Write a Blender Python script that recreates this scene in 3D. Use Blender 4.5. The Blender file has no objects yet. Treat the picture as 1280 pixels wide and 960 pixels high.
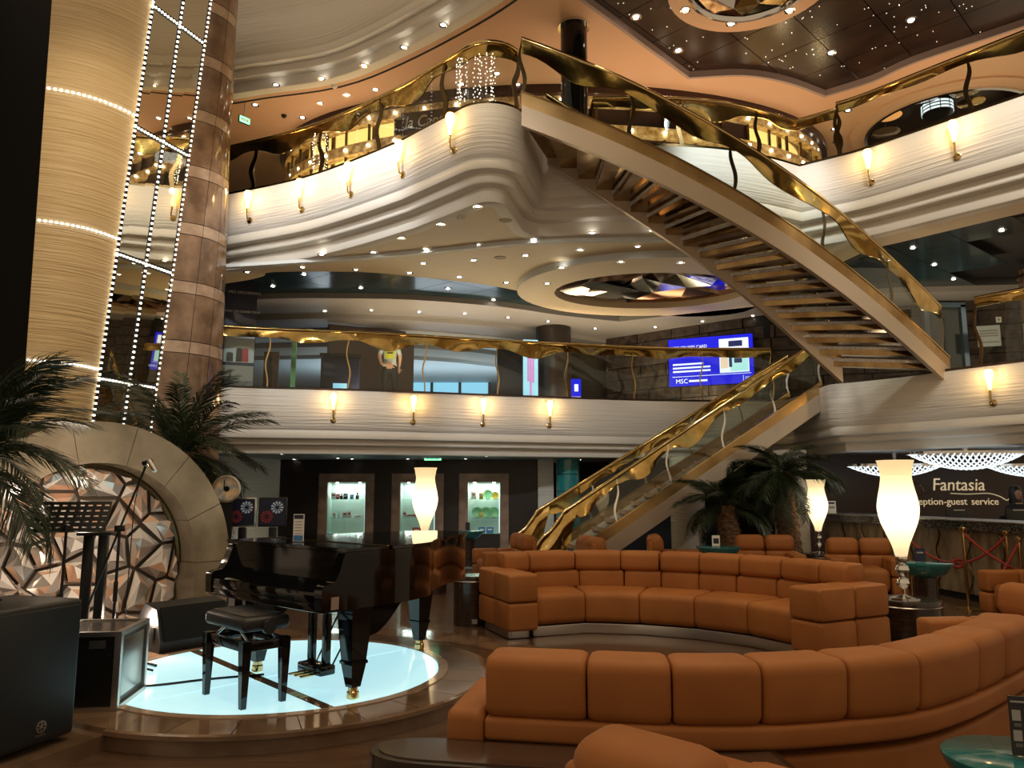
import bpy, bmesh, math, random
from mathutils import Vector, Matrix
random.seed(7)
sc = bpy.context.scene
C = sc.collection
PI = math.pi
# ---------------------------------------------------------------- camera
F, H = 960.0, 1.5
TH = math.atan(135 / 960.0)
cT, sT = math.cos(TH), math.sin(TH)
cd = bpy.data.cameras.new('camera'); cam = bpy.data.objects.new('camera', cd); C.objects.link(cam)
cam.location = (0, 0, H); cam.rotation_euler = (PI / 2 + TH, 0, 0)
cd.sensor_width = 36; cd.lens = F / 1280 * 36; cd.clip_start = 0.05; cd.clip_end = 200
sc.camera = cam
# ---------------------------------------------------------------- world, exposure
w = bpy.data.worlds.new('world'); sc.world = w; w.use_nodes = True
w.node_tree.nodes['Background'].inputs[0].default_value = (1.0, 0.74, 0.48, 1)
w.node_tree.nodes['Background'].inputs[1].default_value = 0.42
vs = sc.view_settings
sc.display_settings.display_device = 'sRGB'
vs.view_transform = 'Standard'; vs.look = 'None'; vs.gamma = 1; vs.use_curve_mapping = False
vs.exposure = 0.18
sc.cycles.use_denoising = True
sc.cycles.max_bounces = 8; sc.cycles.transparent_max_bounces = 24
sc.cycles.sample_clamp_indirect = 4.0
WARM, WHITE, COOL, NEUT = (1, .78, .5), (1, .93, .82), (.8, .92, 1), (.96, .98, 1)
def spot(x, y, z, e, color=WARM, ang=130, r=.08, name='downlight_beam'):
    l = bpy.data.lights.new(name, 'SPOT'); l.energy = e; l.color = color
    l.spot_size = math.radians(ang); l.spot_blend = .6; l.shadow_soft_size = r
    o = bpy.data.objects.new(name, l); C.objects.link(o); o.location = (x, y, z); return o
def area(x, y, z, sx, sy, e, color=WARM, rx=0.0, name='ceiling_panel_light'):
    l = bpy.data.lights.new(name, 'AREA'); l.energy = e; l.color = color
    l.shape = 'RECTANGLE'; l.size = sx; l.size_y = sy
    o = bpy.data.objects.new(name, l); C.objects.link(o); o.location = (x, y, z); o.rotation_euler = (rx, 0, 0); return o
def point(x, y, z, e, color=WARM, r=.05, parent=None, name='lamp_bulb'):
    l = bpy.data.lights.new(name, 'POINT'); l.energy = e; l.color = color; l.shadow_soft_size = r
    o = bpy.data.objects.new(name, l); C.objects.link(o); o.location = (x, y, z); o.parent = parent; return o
def aim(o, tgt):
    o.rotation_euler = (Vector(tgt) - o.location).to_track_quat('-Z', 'Y').to_euler(); return o
# the ceiling spots of the atrium: pools of warm light from above
for (x, y, e) in [(-2.2, 4.4, 210), (1.4, 4.6, 300), (3.6, 5.6, 260), (5.6, 7.6, 260), (-1.0, 8.8, 200), (2.0, 8.6, 260), (4.6, 2.6, 120), (0.4, 1.2, 160)]:
    spot(x, y, 9.3, e * .85, WARM, 90, .12)
# added spots without fixtures, brightening the balcony fronts
for (x, y, z, t_, e, c_, an_) in [(-3.4, 8.6, 8.8, (-3.4, 15.2, 3.0), 700, NEUT, 62), (-.2, 10.7, 5.32, (.8, 16.6, 2.7), 330, NEUT, 52), (3.6, 9.0, 8.8, (4.2, 16.9, 3.0), 560, NEUT, 50), (5.4, 7.0, 8.8, (7.6, 13.0, 3.0), 460, WHITE, 60),
                                (-5.0, 6.2, 8.6, (-2.8, 11.8, 6.0), 400, NEUT, 50), (6.2, 5.2, 8.8, (6.6, 11.4, 6.2), 420, (1, .86, .66), 60), (-.5, 4.6, 8.8, (-.2, 9.8, 6.3), 160, WHITE, 40), (-3.2, 6.6, 8.8, (-6.0, 10.9, 4.5), 420, WARM, 70)]:
    aim(spot(x, y, z, e, c_, an_, .15, 'added_balcony_spot'), t_)
# added area lights without fixtures, facing up to brighten soffits and ceilings
for (x, y, z, sx, sy, e, c_) in [(-1.0, 16.75, 3.6, 5.0, .5, 95, WARM), (3.0, 18.2, 3.62, 4.0, .8, 60, WARM), (-1.5, 22.5, 3.62, 9.0, 2.0, 130, COOL), (8.4, 14.4, 3.62, 3.0, .8, 35, WARM),
                                (-2.6, 15.0, 7.05, 3.6, .7, 46, (1, .72, .44)), (3.2, 13.2, 7.05, 4.5, .6, 48, (1, .72, .44)), (8.4, 13.2, 7.05, 3.5, .6, 40, (1, .72, .44))]:
    area(x, y, z, sx, sy, e, c_, PI, 'added_uplight')
# ---------------------------------------------------------------- pixel helpers (1280 x 960 frame)
def ray(px, py):
    u = (px - 640) / F; v = (480 - py) / F
    return u, cT - v * sT, sT + v * cT
def atz(px, py, z):
    x, y, d = ray(px, py); t = (z - H) / d
    return Vector((x * t, y * t, z))
def aty(px, py, Y):
    x, y, d = ray(px, py); t = Y / y
    return Vector((x * t, Y, H + d * t))
# ---------------------------------------------------------------- mesh builder
def cat(pts, n=8, closed=False):
    """Catmull-Rom through points"""
    P = [Vector(p) for p in pts]; out = []; m = len(P)
    segs = m if closed else m - 1
    for i in range(segs):
        p1, p2 = P[i], P[(i + 1) % m]
        p0 = P[i - 1] if (i > 0 or closed) else p1 * 2 - p2
        p3 = P[(i + 2) % m] if (i + 2 < m or closed) else p2 * 2 - p1
        for k in range(n):
            t = k / n
            out.append(0.5 * ((2 * p1) + (p2 - p0) * t + (2 * p0 - 5 * p1 + 4 * p2 - p3) * t * t + (3 * p1 - p0 - 3 * p2 + p3) * t ** 3))
    if not closed: out.append(P[-1].copy())
    return out
def arc(cx, cy, r, a0, a1, n=24, z=0.0, ry=None):
    ry = ry or r
    return [Vector((cx + r * math.cos(math.radians(a0 + (a1 - a0) * i / n)), cy + ry * math.sin(math.radians(a0 + (a1 - a0) * i / n)), z)) for i in range(n + 1)]
def resample(pts, step):
    L = [0]
    for a, b in zip(pts, pts[1:]): L.append(L[-1] + (b - a).length)
    n = max(1, round(L[-1] / step)); out = []; j = 0
    for i in range(n + 1):
        s = L[-1] * i / n
        while j < len(L) - 2 and L[j + 1] < s: j += 1
        t = (s - L[j]) / max(1e-9, L[j + 1] - L[j]); out.append(pts[j].lerp(pts[j + 1], t))
    return out
class MB:
    def __init__(s): s.v = []; s.f = []
    def add(s, v, f):
        o = len(s.v); s.v += [tuple(p) for p in v]; s.f += [tuple(i + o for i in q) for q in f]; return s
    def box(s, c, d, rz=0.0, M=None):
        cx, cy, cz = c; a, b, h = d[0] / 2, d[1] / 2, d[2] / 2
        vs_ = [Vector((x, y, z)) for z in (-h, h) for x, y in ((-a, -b), (a, -b), (a, b), (-a, b))]
        R = Matrix.Rotation(rz, 3, 'Z') if M is None else M
        return s.add([R @ v + Vector(c) for v in vs_], [(3, 2, 1, 0), (4, 5, 6, 7), (0, 1, 5, 4), (1, 2, 6, 5), (2, 3, 7, 6), (3, 0, 4, 7)])
    def rbox(s, c, d, r=.03, seg=2, rz=0.0, M=None, crown=0.0):
        bm = bmesh.new(); bmesh.ops.create_cube(bm, size=1)
        for v in bm.verts: v.co = Vector((v.co.x * d[0], v.co.y * d[1], v.co.z * d[2]))
        bmesh.ops.bevel(bm, geom=list(bm.edges), offset=min(r, min(d) * .48), segments=seg, profile=.5, affect='EDGES')
        R = Matrix.Rotation(rz, 3, 'Z') if M is None else M
        bm.verts.index_update()
        vs_ = [R @ v.co + Vector(c) for v in bm.verts]; fs = [[v.index for v in f.verts] for f in bm.faces]; bm.free()
        return s.add(vs_, fs)
    def prism(s, poly, z0, z1):
        n = len(poly); v = [(p[0], p[1], z0) for p in poly] + [(p[0], p[1], z1) for p in poly]
        ar = sum(poly[i][0] * poly[(i + 1) % n][1] - poly[(i + 1) % n][0] * poly[i][1] for i in range(n))
        f = [tuple(range(n - 1, -1, -1)), tuple(range(n, 2 * n))] + [(i, (i + 1) % n, n + (i + 1) % n, n + i) for i in range(n)]
        if ar < 0: f = [tuple(reversed(q)) for q in f]
        return s.add(v, f)
    def tube(s, pts, r, n=8, cap=True):
        P = [Vector(p) for p in pts]; m = len(P); rr = r if isinstance(r, (list, tuple)) else [r] * m
        v = []; up = Vector((0, 0, 1)); prev = None
        for i in range(m):
            t = (P[min(i + 1, m - 1)] - P[max(i - 1, 0)]).normalized()
            if prev is None:
                a = t.cross(up) if abs(t.z) < .95 else t.cross(Vector((1, 0, 0)))
            else: a = prev - t * prev.dot(t)
            a.normalize(); prev = a; b = t.cross(a)
            v += [P[i] + (a * math.cos(2 * PI * k / n) + b * math.sin(2 * PI * k / n)) * rr[i] for k in range(n)]
        f = [(i * n + k, i * n + (k + 1) % n, (i + 1) * n + (k + 1) % n, (i + 1) * n + k) for i in range(m - 1) for k in range(n)]
        if cap: f += [tuple(range(n - 1, -1, -1)), tuple((m - 1) * n + k for k in range(n))]
        return s.add(v, f)
    def lathe(s, prof, n=24, c=(0, 0, 0), cap=True, sx=1.0, sy=1.0):
        v = [(c[0] + r * sx * math.cos(2 * PI * k / n), c[1] + r * sy * math.sin(2 * PI * k / n), c[2] + z) for r, z in prof for k in range(n)]
        m = len(prof)
        f = [(i * n + k, i * n + (k + 1) % n, (i + 1) * n + (k + 1) % n, (i + 1) * n + k) for i in range(m - 1) for k in range(n)]
        if cap:
            if prof[0][0] > 1e-4: f.append(tuple(range(n - 1, -1, -1)))
            if prof[-1][0] > 1e-4: f.append(tuple((m - 1) * n + k for k in range(n)))
        return s.add(v, f)
    def sweep(s, path, prof, closed=False, cprof=True, hs=None, oo=None, cap=True):
        """prof = [(o,h)] o: horizontal offset to the LEFT of the path, h: height. hs/oo optional per-point functions"""
        P = [Vector(p) for p in path]; m = len(P); n = len(prof); v = []
        for i in range(m):
            a = P[(i - 1) % m] if (closed or i > 0) else P[i]; b = P[(i + 1) % m] if (closed or i < m - 1) else P[i]
            def nrm(q):
                q = Vector((q.x, q.y, 0)); q = q.normalized() if q.length > 1e-9 else Vector((1, 0, 0)); return Vector((-q.y, q.x, 0))
            n1 = nrm(P[i] - a) if (P[i] - a).length > 1e-9 else nrm(b - P[i])
            n2 = nrm(b - P[i]) if (b - P[i]).length > 1e-9 else n1
            nn = n1 + n2; L = nn.length
            nn = nn / L if L > .3 else n1
            k = 1 / max(.5, nn.dot(n1))
            pr = prof if hs is None else hs(i / (m - 1), i)
            v += [P[i] + nn * (o * k) + Vector((0, 0, h)) for o, h in pr]
        f = []
        for i in range(m if closed else m - 1):
            for k in range(n if cprof else n - 1):
                i2 = (i + 1) % m; k2 = (k + 1) % n
                f.append((i * n + k, i * n + k2, i2 * n + k2, i2 * n + k))
        if cprof and not closed and cap: f += [tuple(range(n - 1, -1, -1)), tuple((m - 1) * n + k for k in range(n))]
        return s.add(v, f)
    def grid(s, fn, nu, nv, two=False):
        v = [fn(i / nu, j / nv) for i in range(nu + 1) for j in range(nv + 1)]
        f = [(i * (nv + 1) + j, (i + 1) * (nv + 1) + j, (i + 1) * (nv + 1) + j + 1, i * (nv + 1) + j + 1) for i in range(nu) for j in range(nv)]
        return s.add(v, f)
    def data(s, name, mat, smooth=True, ang=38):
        me = bpy.data.meshes.new(name); me.from_pydata(s.v, [], s.f)
        bm = bmesh.new(); bm.from_mesh(me); bmesh.ops.recalc_face_normals(bm, faces=bm.faces); bm.to_mesh(me); bm.free()
        if smooth:
            me.shade_smooth(); me.set_sharp_from_angle(angle=math.radians(ang))
        if mat: me.materials.append(mat)
        return me
    def obj(s, name, mat, parent=None, loc=None, rz=0.0, smooth=True, ang=38):
        return inst(name, s.data(name, mat, smooth, ang), parent, loc, rz)
def inst(name, me, parent=None, loc=None, rz=0.0):
    o = bpy.data.objects.new(name, me); C.objects.link(o); o.parent = parent
    if loc is not None: o.location = loc
    if rz: o.rotation_euler = (0, 0, rz)
    return o
def thing(name, label, cat_, loc=(0, 0, 0), rz=0.0, group=None):
    o = bpy.data.objects.new(name, None); C.objects.link(o); o.location = loc; o.rotation_euler = (0, 0, rz)
    o.empty_display_size = .1
    return tag(o, label, cat_, group)
def tag(o, label, cat_, group=None):
    o['label'] = label; o['category'] = cat_
    if group: o['group'] = group
    return o
def st(o): o['kind'] = 'structure'; return o
def stuff(o): o['kind'] = 'stuff'; return o
def dup(root, loc, rz=0.0, label=None, scale=None):
    r = root.copy(); C.objects.link(r); r.location = loc; r.rotation_euler = (0, 0, rz)
    if scale: r.scale = (scale,) * 3
    if label: r['label'] = label
    for ch in list(root.children):
        c = ch.copy(); C.objects.link(c); c.parent = r
        for g in list(ch.children):
            d = g.copy(); C.objects.link(d); d.parent = c
    return r
def text(name, s, size, mat, parent, loc, rot, ext=.004, align='CENTER', font_sc=1.0, shear=0.0):
    cu = bpy.data.curves.new(name, 'FONT'); cu.body = s; cu.size = size; cu.extrude = ext; cu.align_x = align; cu.shear = shear
    cu.resolution_u = 3
    t = bpy.data.objects.new(name, cu); C.objects.link(t)
    bpy.context.view_layer.update()
    me = bpy.data.meshes.new_from_object(t); bpy.data.objects.remove(t); bpy.data.curves.remove(cu)
    me.materials.clear(); me.materials.append(mat)
    for v in me.vertices: v.co.x *= font_sc
    o = inst(name, me, parent, loc); o.rotation_euler = rot; return o
ORD = ['leftmost', 'second', 'third', 'fourth', 'fifth', 'sixth', 'seventh', 'eighth', 'ninth', 'tenth', 'eleventh', 'twelfth', 'thirteenth', 'fourteenth', 'fifteenth', 'sixteenth', 'seventeenth', 'eighteenth', 'nineteenth', 'twentieth']
# ---------------------------------------------------------------- materials
def mat(name, col=(.8, .8, .8), rough=.5, metal=0.0, emit=None, es=0.0, coat=0.0, spec=.5):
    m = bpy.data.materials.new(name); m.use_nodes = True; b = m.node_tree.nodes['Principled BSDF']
    b.inputs['Base Color'].default_value = (*col, 1); b.inputs['Roughness'].default_value = rough; b.inputs['Metallic'].default_value = metal
    b.inputs['Specular IOR Level'].default_value = spec
    if coat: b.inputs['Coat Weight'].default_value = coat; b.inputs['Coat Roughness'].default_value = .06
    if emit: b.inputs['Emission Color'].default_value = (*emit, 1); b.inputs['Emission Strength'].default_value = es
    return m
def N(m, t, **kw):
    n = m.node_tree.nodes.new(t)
    for k, v in kw.items():
        if k in n.inputs.keys(): n.inputs[k].default_value = v
        else: setattr(n, k, v)
    return n
def LK(m, a, ao, b, bi): m.node_tree.links.new(a.outputs[ao], b.inputs[bi])
def noisy(m, scale=5.0, c1=None, c2=None, stretch=(1, 1, 1), bump=0.0, detail=6.0, dist=.02, lo=.35, hi=.65, coord='Object', nscale=None, rough=None, kind='NOISE'):
    """colour variation and/or bump from stretched noise"""
    b = m.node_tree.nodes['Principled BSDF']
    tc = N(m, 'ShaderNodeTexCoord'); mp = N(m, 'ShaderNodeMapping'); mp.inputs['Scale'].default_value = stretch
    LK(m, tc, coord, mp, 'Vector')
    if kind == 'NOISE':
        n = N(m, 'ShaderNodeTexNoise'); n.inputs['Scale'].default_value = scale; n.inputs['Detail'].default_value = detail; out = 'Fac'
    else:
        n = N(m, 'ShaderNodeTexVoronoi'); n.inputs['Scale'].default_value = scale; out = 'Distance'
    LK(m, mp, 'Vector', n, 'Vector')
    if c1:
        r = N(m, 'ShaderNodeValToRGB'); r.color_ramp.elements[0].position = lo; r.color_ramp.elements[1].position = hi
        r.color_ramp.elements[0].color = (*c1, 1); r.color_ramp.elements[1].color = (*c2, 1)
        LK(m, n, out, r, 'Fac'); LK(m, r, 'Color', b, 'Base Color')
    if bump:
        bp = N(m, 'ShaderNodeBump'); bp.inputs['Strength'].default_value = bump; bp.inputs['Distance'].default_value = dist
        LK(m, n, out, bp, 'Height'); LK(m, bp, 'Normal', b, 'Normal')
    return m
M = {}
M['ripple'] = noisy(mat('ripple_plaster', (.74, .70, .63), .55), 2.2, stretch=(.42, .42, 12), bump=.7, dist=.03, detail=3)
M['cream'] = mat('cream_moulding', (.74, .70, .62), .45)
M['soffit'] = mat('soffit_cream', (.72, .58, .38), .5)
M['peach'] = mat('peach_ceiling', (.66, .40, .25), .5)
M['groove'] = mat('painted_cool_light', (.72, .78, .8), .4)  # pale blue colour stands in for cool light on the step faces
M['teal_ceil'] = noisy(mat('dark_teal_gloss', (.012, .03, .035), .22, 0, coat=.2), 1.5, (.006, .020, .026), (.014, .036, .044))
M['brown_ceil'] = noisy(mat('dark_brown_gloss', (.03, .014, .01), .25, 0), 2, (.02, .01, .008), (.045, .022, .014))
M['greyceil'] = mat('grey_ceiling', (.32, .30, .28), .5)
M['gold'] = noisy(mat('polished_gold', (.62, .41, .13), .14, 1), 3, (.45, .29, .08), (.72, .50, .18), bump=.25, dist=.03, detail=2)
M['goldrail'] = mat('brass_rail', (.68, .5, .22), .15, 1)
M['bronze'] = mat('dark_bronze', (.16, .11, .05), .22, 1)
M['copper'] = mat('copper_paint', (.46, .31, .19), .35, .35)
M['chrome'] = mat('chrome', (.75, .75, .73), .12, 1)
M['steel'] = mat('brushed_steel', (.55, .53, .5), .28, 1)
M['mirror'] = mat('mirror', (.72, .66, .52), .02, 1)
M['black'] = mat('black_lacquer', (.003, .003, .003), .06, 0, coat=.25, spec=.35)
M['blackmatt'] = noisy(mat('black_plastic', (.012, .012, .013), .45), 60, bump=.15, dist=.002)
M['blackmetal'] = mat('black_metal', (.012, .012, .012), .35, .3)
M['void'] = mat('dark_wall', (.006, .006, .007), .7)
M['orange'] = noisy(mat('orange_leather', (.32, .117, .029), .6, spec=.3), 3, (.29, .103, .025), (.35, .13, .033), detail=4)
M['darkwood'] = noisy(mat('dark_wood', (.02, .012, .008), .25, coat=.3), 6, (.016, .009, .006), (.035, .02, .012), stretch=(1, 1, 8))
M['wall_dark'] = noisy(mat('dark_wall_panel', (.02, .012, .009), .4), 3, (.016, .010, .008), (.026, .016, .011))
M['wood'] = noisy(mat('wood_floor', (.15, .08, .045), .22, coat=.2), 3, (.065, .034, .019), (.125, .07, .04), stretch=(.6, 22, 1), bump=.05, dist=.004)
M['marble'] = noisy(mat('brown_marble', (.22, .15, .10), .1, coat=.3), 3, (.12, .07, .04), (.24, .15, .09), detail=10)
M['marble2'] = noisy(mat('brown_marble_dark', (.16, .10, .065), .1, coat=.3), 4, (.12, .072, .042), (.20, .13, .085), detail=10)
M['marble_l'] = noisy(mat('light_brown_marble', (.36, .25, .17), .12, coat=.3), 5, (.30, .20, .13), (.42, .30, .21), detail=10)
M['arch'] = noisy(mat('greige_marble', (.27, .23, .16), .16, coat=.2), 2.5, (.20, .165, .11), (.33, .28, .20), detail=12)
M['stone'] = noisy(mat('dark_stone', (.05, .035, .028), .4), 7, (.022, .016, .013), (.085, .058, .045), detail=10, bump=.6, dist=.02)
M['carpet'] = noisy(mat('blue_carpet', (.05, .16, .24), .95), 14, (.02, .09, .15), (.12, .28, .36), bump=.3, dist=.01)
M['teal'] = mat('teal_glass', (.020, .155, .165), .08, coat=.5)
M['tealtile'] = mat('turquoise_enamel', (.02, .24, .25), .1, coat=.5)
M['cream_ripple'] = noisy(mat('cream_ripple_panel', (.75, .58, .33), .5), 2.5, (.66, .49, .26), (.78, .61, .36), stretch=(.4, .4, 13), bump=.8, dist=.035, detail=3)
M['white'] = mat('white_print', (.8, .8, .78), .5)
M['led'] = mat('led_bead', (1, 1, 1), .5, emit=(1, .93, .75), es=3.2)
M['ledc'] = mat('led_bead_cool', (1, 1, 1), .5, emit=(.8, .9, 1), es=5)
M['spotlamp'] = mat('spot_lamp', (1, 1, 1), .5, emit=(1, .93, .8), es=14)
M['flame'] = mat('sconce_glass', (1, .8, .4), .4, emit=(1, .60, .17), es=4.2)
M['litfloor'] = mat('lit_glass_floor', (.6, .85, .85), .08, emit=(.48, .87, .97), es=.72)
M['exit'] = mat('exit_sign_green', (.1, .8, .3), .4, emit=(.25, 1, .45), es=2.2)
M['skin'] = mat('skin', (.55, .32, .22), .5)
M['hair'] = mat('dark_hair', (.015, .01, .008), .4)
M['trunk'] = noisy(mat('palm_trunk', (.16, .09, .045), .85), 14, (.07, .035, .018), (.24, .14, .075), stretch=(1, 1, 2), bump=.8, dist=.03)
M['frond'] = noisy(mat('palm_leaf', (.02, .035, .014), .4), 5, (.012, .022, .010), (.035, .055, .022))
M['red'] = mat('red_rope', (.28, .02, .015), .6)
M['navy'] = mat('navy_print', (.012, .016, .05), .4)
M['poster_photo'] = noisy(mat('photo_print', (.2, .2, .2), .4), 4, (.02, .02, .025), (.30, .32, .36))
M['screen'] = mat('screen_blue', (.0, .0, .1), .3, emit=(.012, .014, .62), es=1.1)
M['screen_w'] = mat('screen_white', (.5, .5, .5), .3, emit=(.85, .95, 1), es=.95)
M['screen_c'] = mat('screen_cyan', (.3, .5, .5), .3, emit=(.45, .85, .85), es=.9)
M['screen_o'] = mat('screen_peach', (.5, .4, .3), .3, emit=(.85, .65, .5), es=.9)
M['screen_k'] = mat('screen_dark', (.02, .02, .05), .3, emit=(.02, .03, .12), es=.8)
M['bluelit'] = mat('daylight_window', (.3, .5, .6), .3, emit=(.25, .62, .85), es=.8)
M['paleblue'] = mat('cool_cove', (.55, .62, .68), .5)
M['goldband'] = noisy(mat('gold_onyx_band', (.6, .36, .14), .25), 9, (.45, .24, .08), (.95, .72, .38), detail=8)
M['amber'] = mat('lit_shop_interior', (.8, .6, .3), .5, emit=(1, .60, .18), es=1.5)
M['darkred'] = mat('dark_maroon', (.03, .008, .008), .3)
M['plate'] = mat('pale_green_plate', (.25, .6, .3), .3)
M['yellow'] = mat('yellow_print', (.75, .5, .03), .4)
M['bluebox'] = mat('blue_print', (.05, .2, .5), .4)
M['redbox'] = mat('red_print', (.5, .03, .05), .4)
M['caselit'] = mat('case_backing', (.5, .58, .54), .5)
def glassmat(name, tint=(.93, .97, .95), rough=.0):
    m = bpy.data.materials.new(name); m.use_nodes = True; nt = m.node_tree; nt.nodes.clear()
    o = N(m, 'ShaderNodeOutputMaterial'); mx = N(m, 'ShaderNodeMixShader'); t = N(m, 'ShaderNodeBsdfTransparent'); g = N(m, 'ShaderNodeBsdfGlossy')
    t.inputs[0].default_value = (*tint, 1); g.inputs['Roughness'].default_value = rough
    lw = N(m, 'ShaderNodeLayerWeight'); lw.inputs[0].default_value = .5
    p = N(m, 'ShaderNodeMath', operation='POWER'); p.inputs[1].default_value = 4.0
    q = N(m, 'ShaderNodeMath', operation='MULTIPLY_ADD'); q.inputs[1].default_value = .5; q.inputs[2].default_value = .035
    LK(m, lw, 'Facing', p, 0); LK(m, p, 0, q, 0)
    LK(m, q, 0, mx, 0); LK(m, t, 0, mx, 1); LK(m, g, 0, mx, 2); LK(m, mx, 0, o, 0); return m
M['glass'] = glassmat('clear_glass')
def shade_mat():
    m = bpy.data.materials.new('lamp_shade_glass'); m.use_nodes = True; nt = m.node_tree; nt.nodes.clear()
    o = N(m, 'ShaderNodeOutputMaterial'); a = N(m, 'ShaderNodeAddShader'); mx = N(m, 'ShaderNodeMixShader'); t = N(m, 'ShaderNodeBsdfTranslucent'); d = N(m, 'ShaderNodeBsdfDiffuse'); e = N(m, 'ShaderNodeEmission')
    t.inputs[0].default_value = (.95, .88, .72, 1); d.inputs[0].default_value = (.9, .85, .75, 1); e.inputs[0].default_value = (1, .80, .50, 1); e.inputs[1].default_value = .26; mx.inputs[0].default_value = .3
    LK(m, t, 0, mx, 1); LK(m, d, 0, mx, 2); LK(m, mx, 0, a, 0); LK(m, e, 0, a, 1); LK(m, a, 0, o, 0); return m
M['shade'] = shade_mat()
# ================================================================ STRUCTURE
from mathutils.geometry import delaunay_2d_cdt
def inside(p, poly):
    r = False; n = len(poly); j = n - 1
    for i in range(n):
        if (poly[i][1] > p[1]) != (poly[j][1] > p[1]) and p[0] < (poly[j][0] - poly[i][0]) * (p[1] - poly[i][1]) / (poly[j][1] - poly[i][1]) + poly[i][0]: r = not r
        j = i
    return r
def flat(mb, outline, z, holes=()):
    vs_ = []; ed = []
    for lp in [outline] + list(holes):
        o = len(vs_); vs_ += [Vector((p[0], p[1])) for p in lp]; n = len(lp); ed += [(o + i, o + (i + 1) % n) for i in range(n)]
    v, e, f, *_ = delaunay_2d_cdt(vs_, ed, [], 0, 1e-5)
    fs = []
    for t in f:
        c = (sum(v[i].x for i in t) / 3, sum(v[i].y for i in t) / 3)
        if inside(c, outline) and not any(inside(c, h) for h in holes): fs.append(t)
    return mb.add([(q.x, q.y, z) for q in v], fs)
def fillet(pts, rad, n=8):
    """round the corners of a polyline; rad per vertex"""
    P = [Vector((p[0], p[1], 0)) for p in pts]; out = [P[0]]
    for i in range(1, len(P) - 1):
        r = rad[i]
        if r <= 0: out.append(P[i]); continue
        a = (P[i - 1] - P[i]); b = (P[i + 1] - P[i]); la, lb = a.length, b.length; a.normalize(); b.normalize()
        ang = a.angle(b); d = min(r / math.tan(ang / 2), la * .48, lb * .48)
        p0 = P[i] + a * d; p1 = P[i] + b * d
        R_ = d * math.tan(ang / 2); ctr = P[i] + (a + b).normalized() * (R_ / math.sin(ang / 2)); v0, v1 = p0 - ctr, p1 - ctr; w_ = PI - ang
        sg = 1 if v0.x * v1.y - v0.y * v1.x > 0 else -1
        for k in range(n + 1):
            t = sg * w_ * k / n; out.append(ctr + Vector((v0.x * math.cos(t) - v0.y * math.sin(t), v0.x * math.sin(t) + v0.y * math.cos(t), 0)))
    out.append(P[-1]); return out
def offs(path, d):
    mb = MB(); mb.sweep([Vector((p[0], p[1], 0)) for p in path], [(d, 0)], cprof=False); return [Vector(p) for p in mb.v]
def xy(p): return Vector((p[0], p[1], 0))
def PX(z, *pts): return [xy(atz(a, b, z)) for a, b in pts]
# ---- ground floor
fl = MB().box((1, 10, -.06), (26, 26, .12)).obj('floor', M['wood']); st(fl)
DC = Vector((-1.8, 6.25, 0))            # centre of the round dais
ringm = []
for i in range(16):                      # pale marble ring let into the floor round the dais
    a0 = -62 + i * 12.4; a1 = a0 + 12.1
    poly = arc(DC.x, DC.y, 2.55, a0, a1, 4) + arc(DC.x, DC.y, 2.1, a1, a0, 4)
    MB().prism(poly, -.02, .006).obj('marble_tile', M['marble'] if i % 2 else M['marble2'], fl)
car = MB(); flat(car, [(-6, 15.6), (-1.2, 15.2), (.6, 16.4), (1.0, 18), (-6, 18)], .008)
car.obj('carpet_inlay', M['carpet'], fl)
# ---- lower back wall with three window openings for the show cases
YW = 18.0
cases = [(399, 468), (490, 555), (574, 636)]
cx = [(aty(a, 620, YW).x, aty(b, 620, YW).x) for a, b in cases]
ztop = aty(500, 592, YW).z; zt = 2.26
wb = MB()
xs = [-5.4] + [v for p in cx for v in p] + [.6]
for i in range(0, 8, 2): wb.box(((xs[i] + xs[i + 1]) / 2, YW + .06, zt / 2), (xs[i + 1] - xs[i], .12, zt))
for a, b in cx: wb.box(((a + b) / 2, YW + .06, (ztop + zt) / 2), (b - a, .12, zt - ztop)); wb.box(((a + b) / 2, YW + .06, .15), (b - a, .12, .3))
st(wb.obj('wall_back_lower', M['wall_dark']))
wp = MB().sweep([(-6.2, 16.2, 0), (-5.75, 16.9, 0), (-5.4, 18.0, 0)], [(0, 0), (.1, 0), (.1, 2.26), (0, 2.26)]); st(wp.obj('wall_left_lower', M['ripple']))
rp = MB().box((.78, 18.02, 1.13), (.36, .3, 2.26)); st(rp.obj('wall_back_pilaster', M['ripple']))
st(MB().box((6.5, 20.0, 1.13), (11, .12, 2.26)).obj('wall_back_under_stair', M['void']))
def column(name, x, y, r, z0, z1, m, label=None):
    o = MB().lathe([(r, z0), (r, z1)], 32, (x, y, 0)).obj(name, m); return o
st(column('wall_round_pier', 3.75, 16.6, .36, 0, 2.26, M['ripple']))
st(column('wall_round_pier', 5.12, 14.25, .3, 0, 2.26, M['ripple']))
tc = MB().lathe([(.27, 0), (.27, 2.26)], 28, (1.28, 17.6, 0)); tco = MB().lathe([(.255, 0), (.255, 2.26)], 28).obj('wall_turquoise_column', M['void'], loc=(1.28, 17.6, 0)); st(tco)
for i in range(6): MB().lathe([(.25, i * .38 + .008), (.272, i * .38 + .008), (.272, i * .38 + .372), (.25, i * .38 + .372)], 28).obj('enamel_panel', M['tealtile'], tco)
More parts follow.
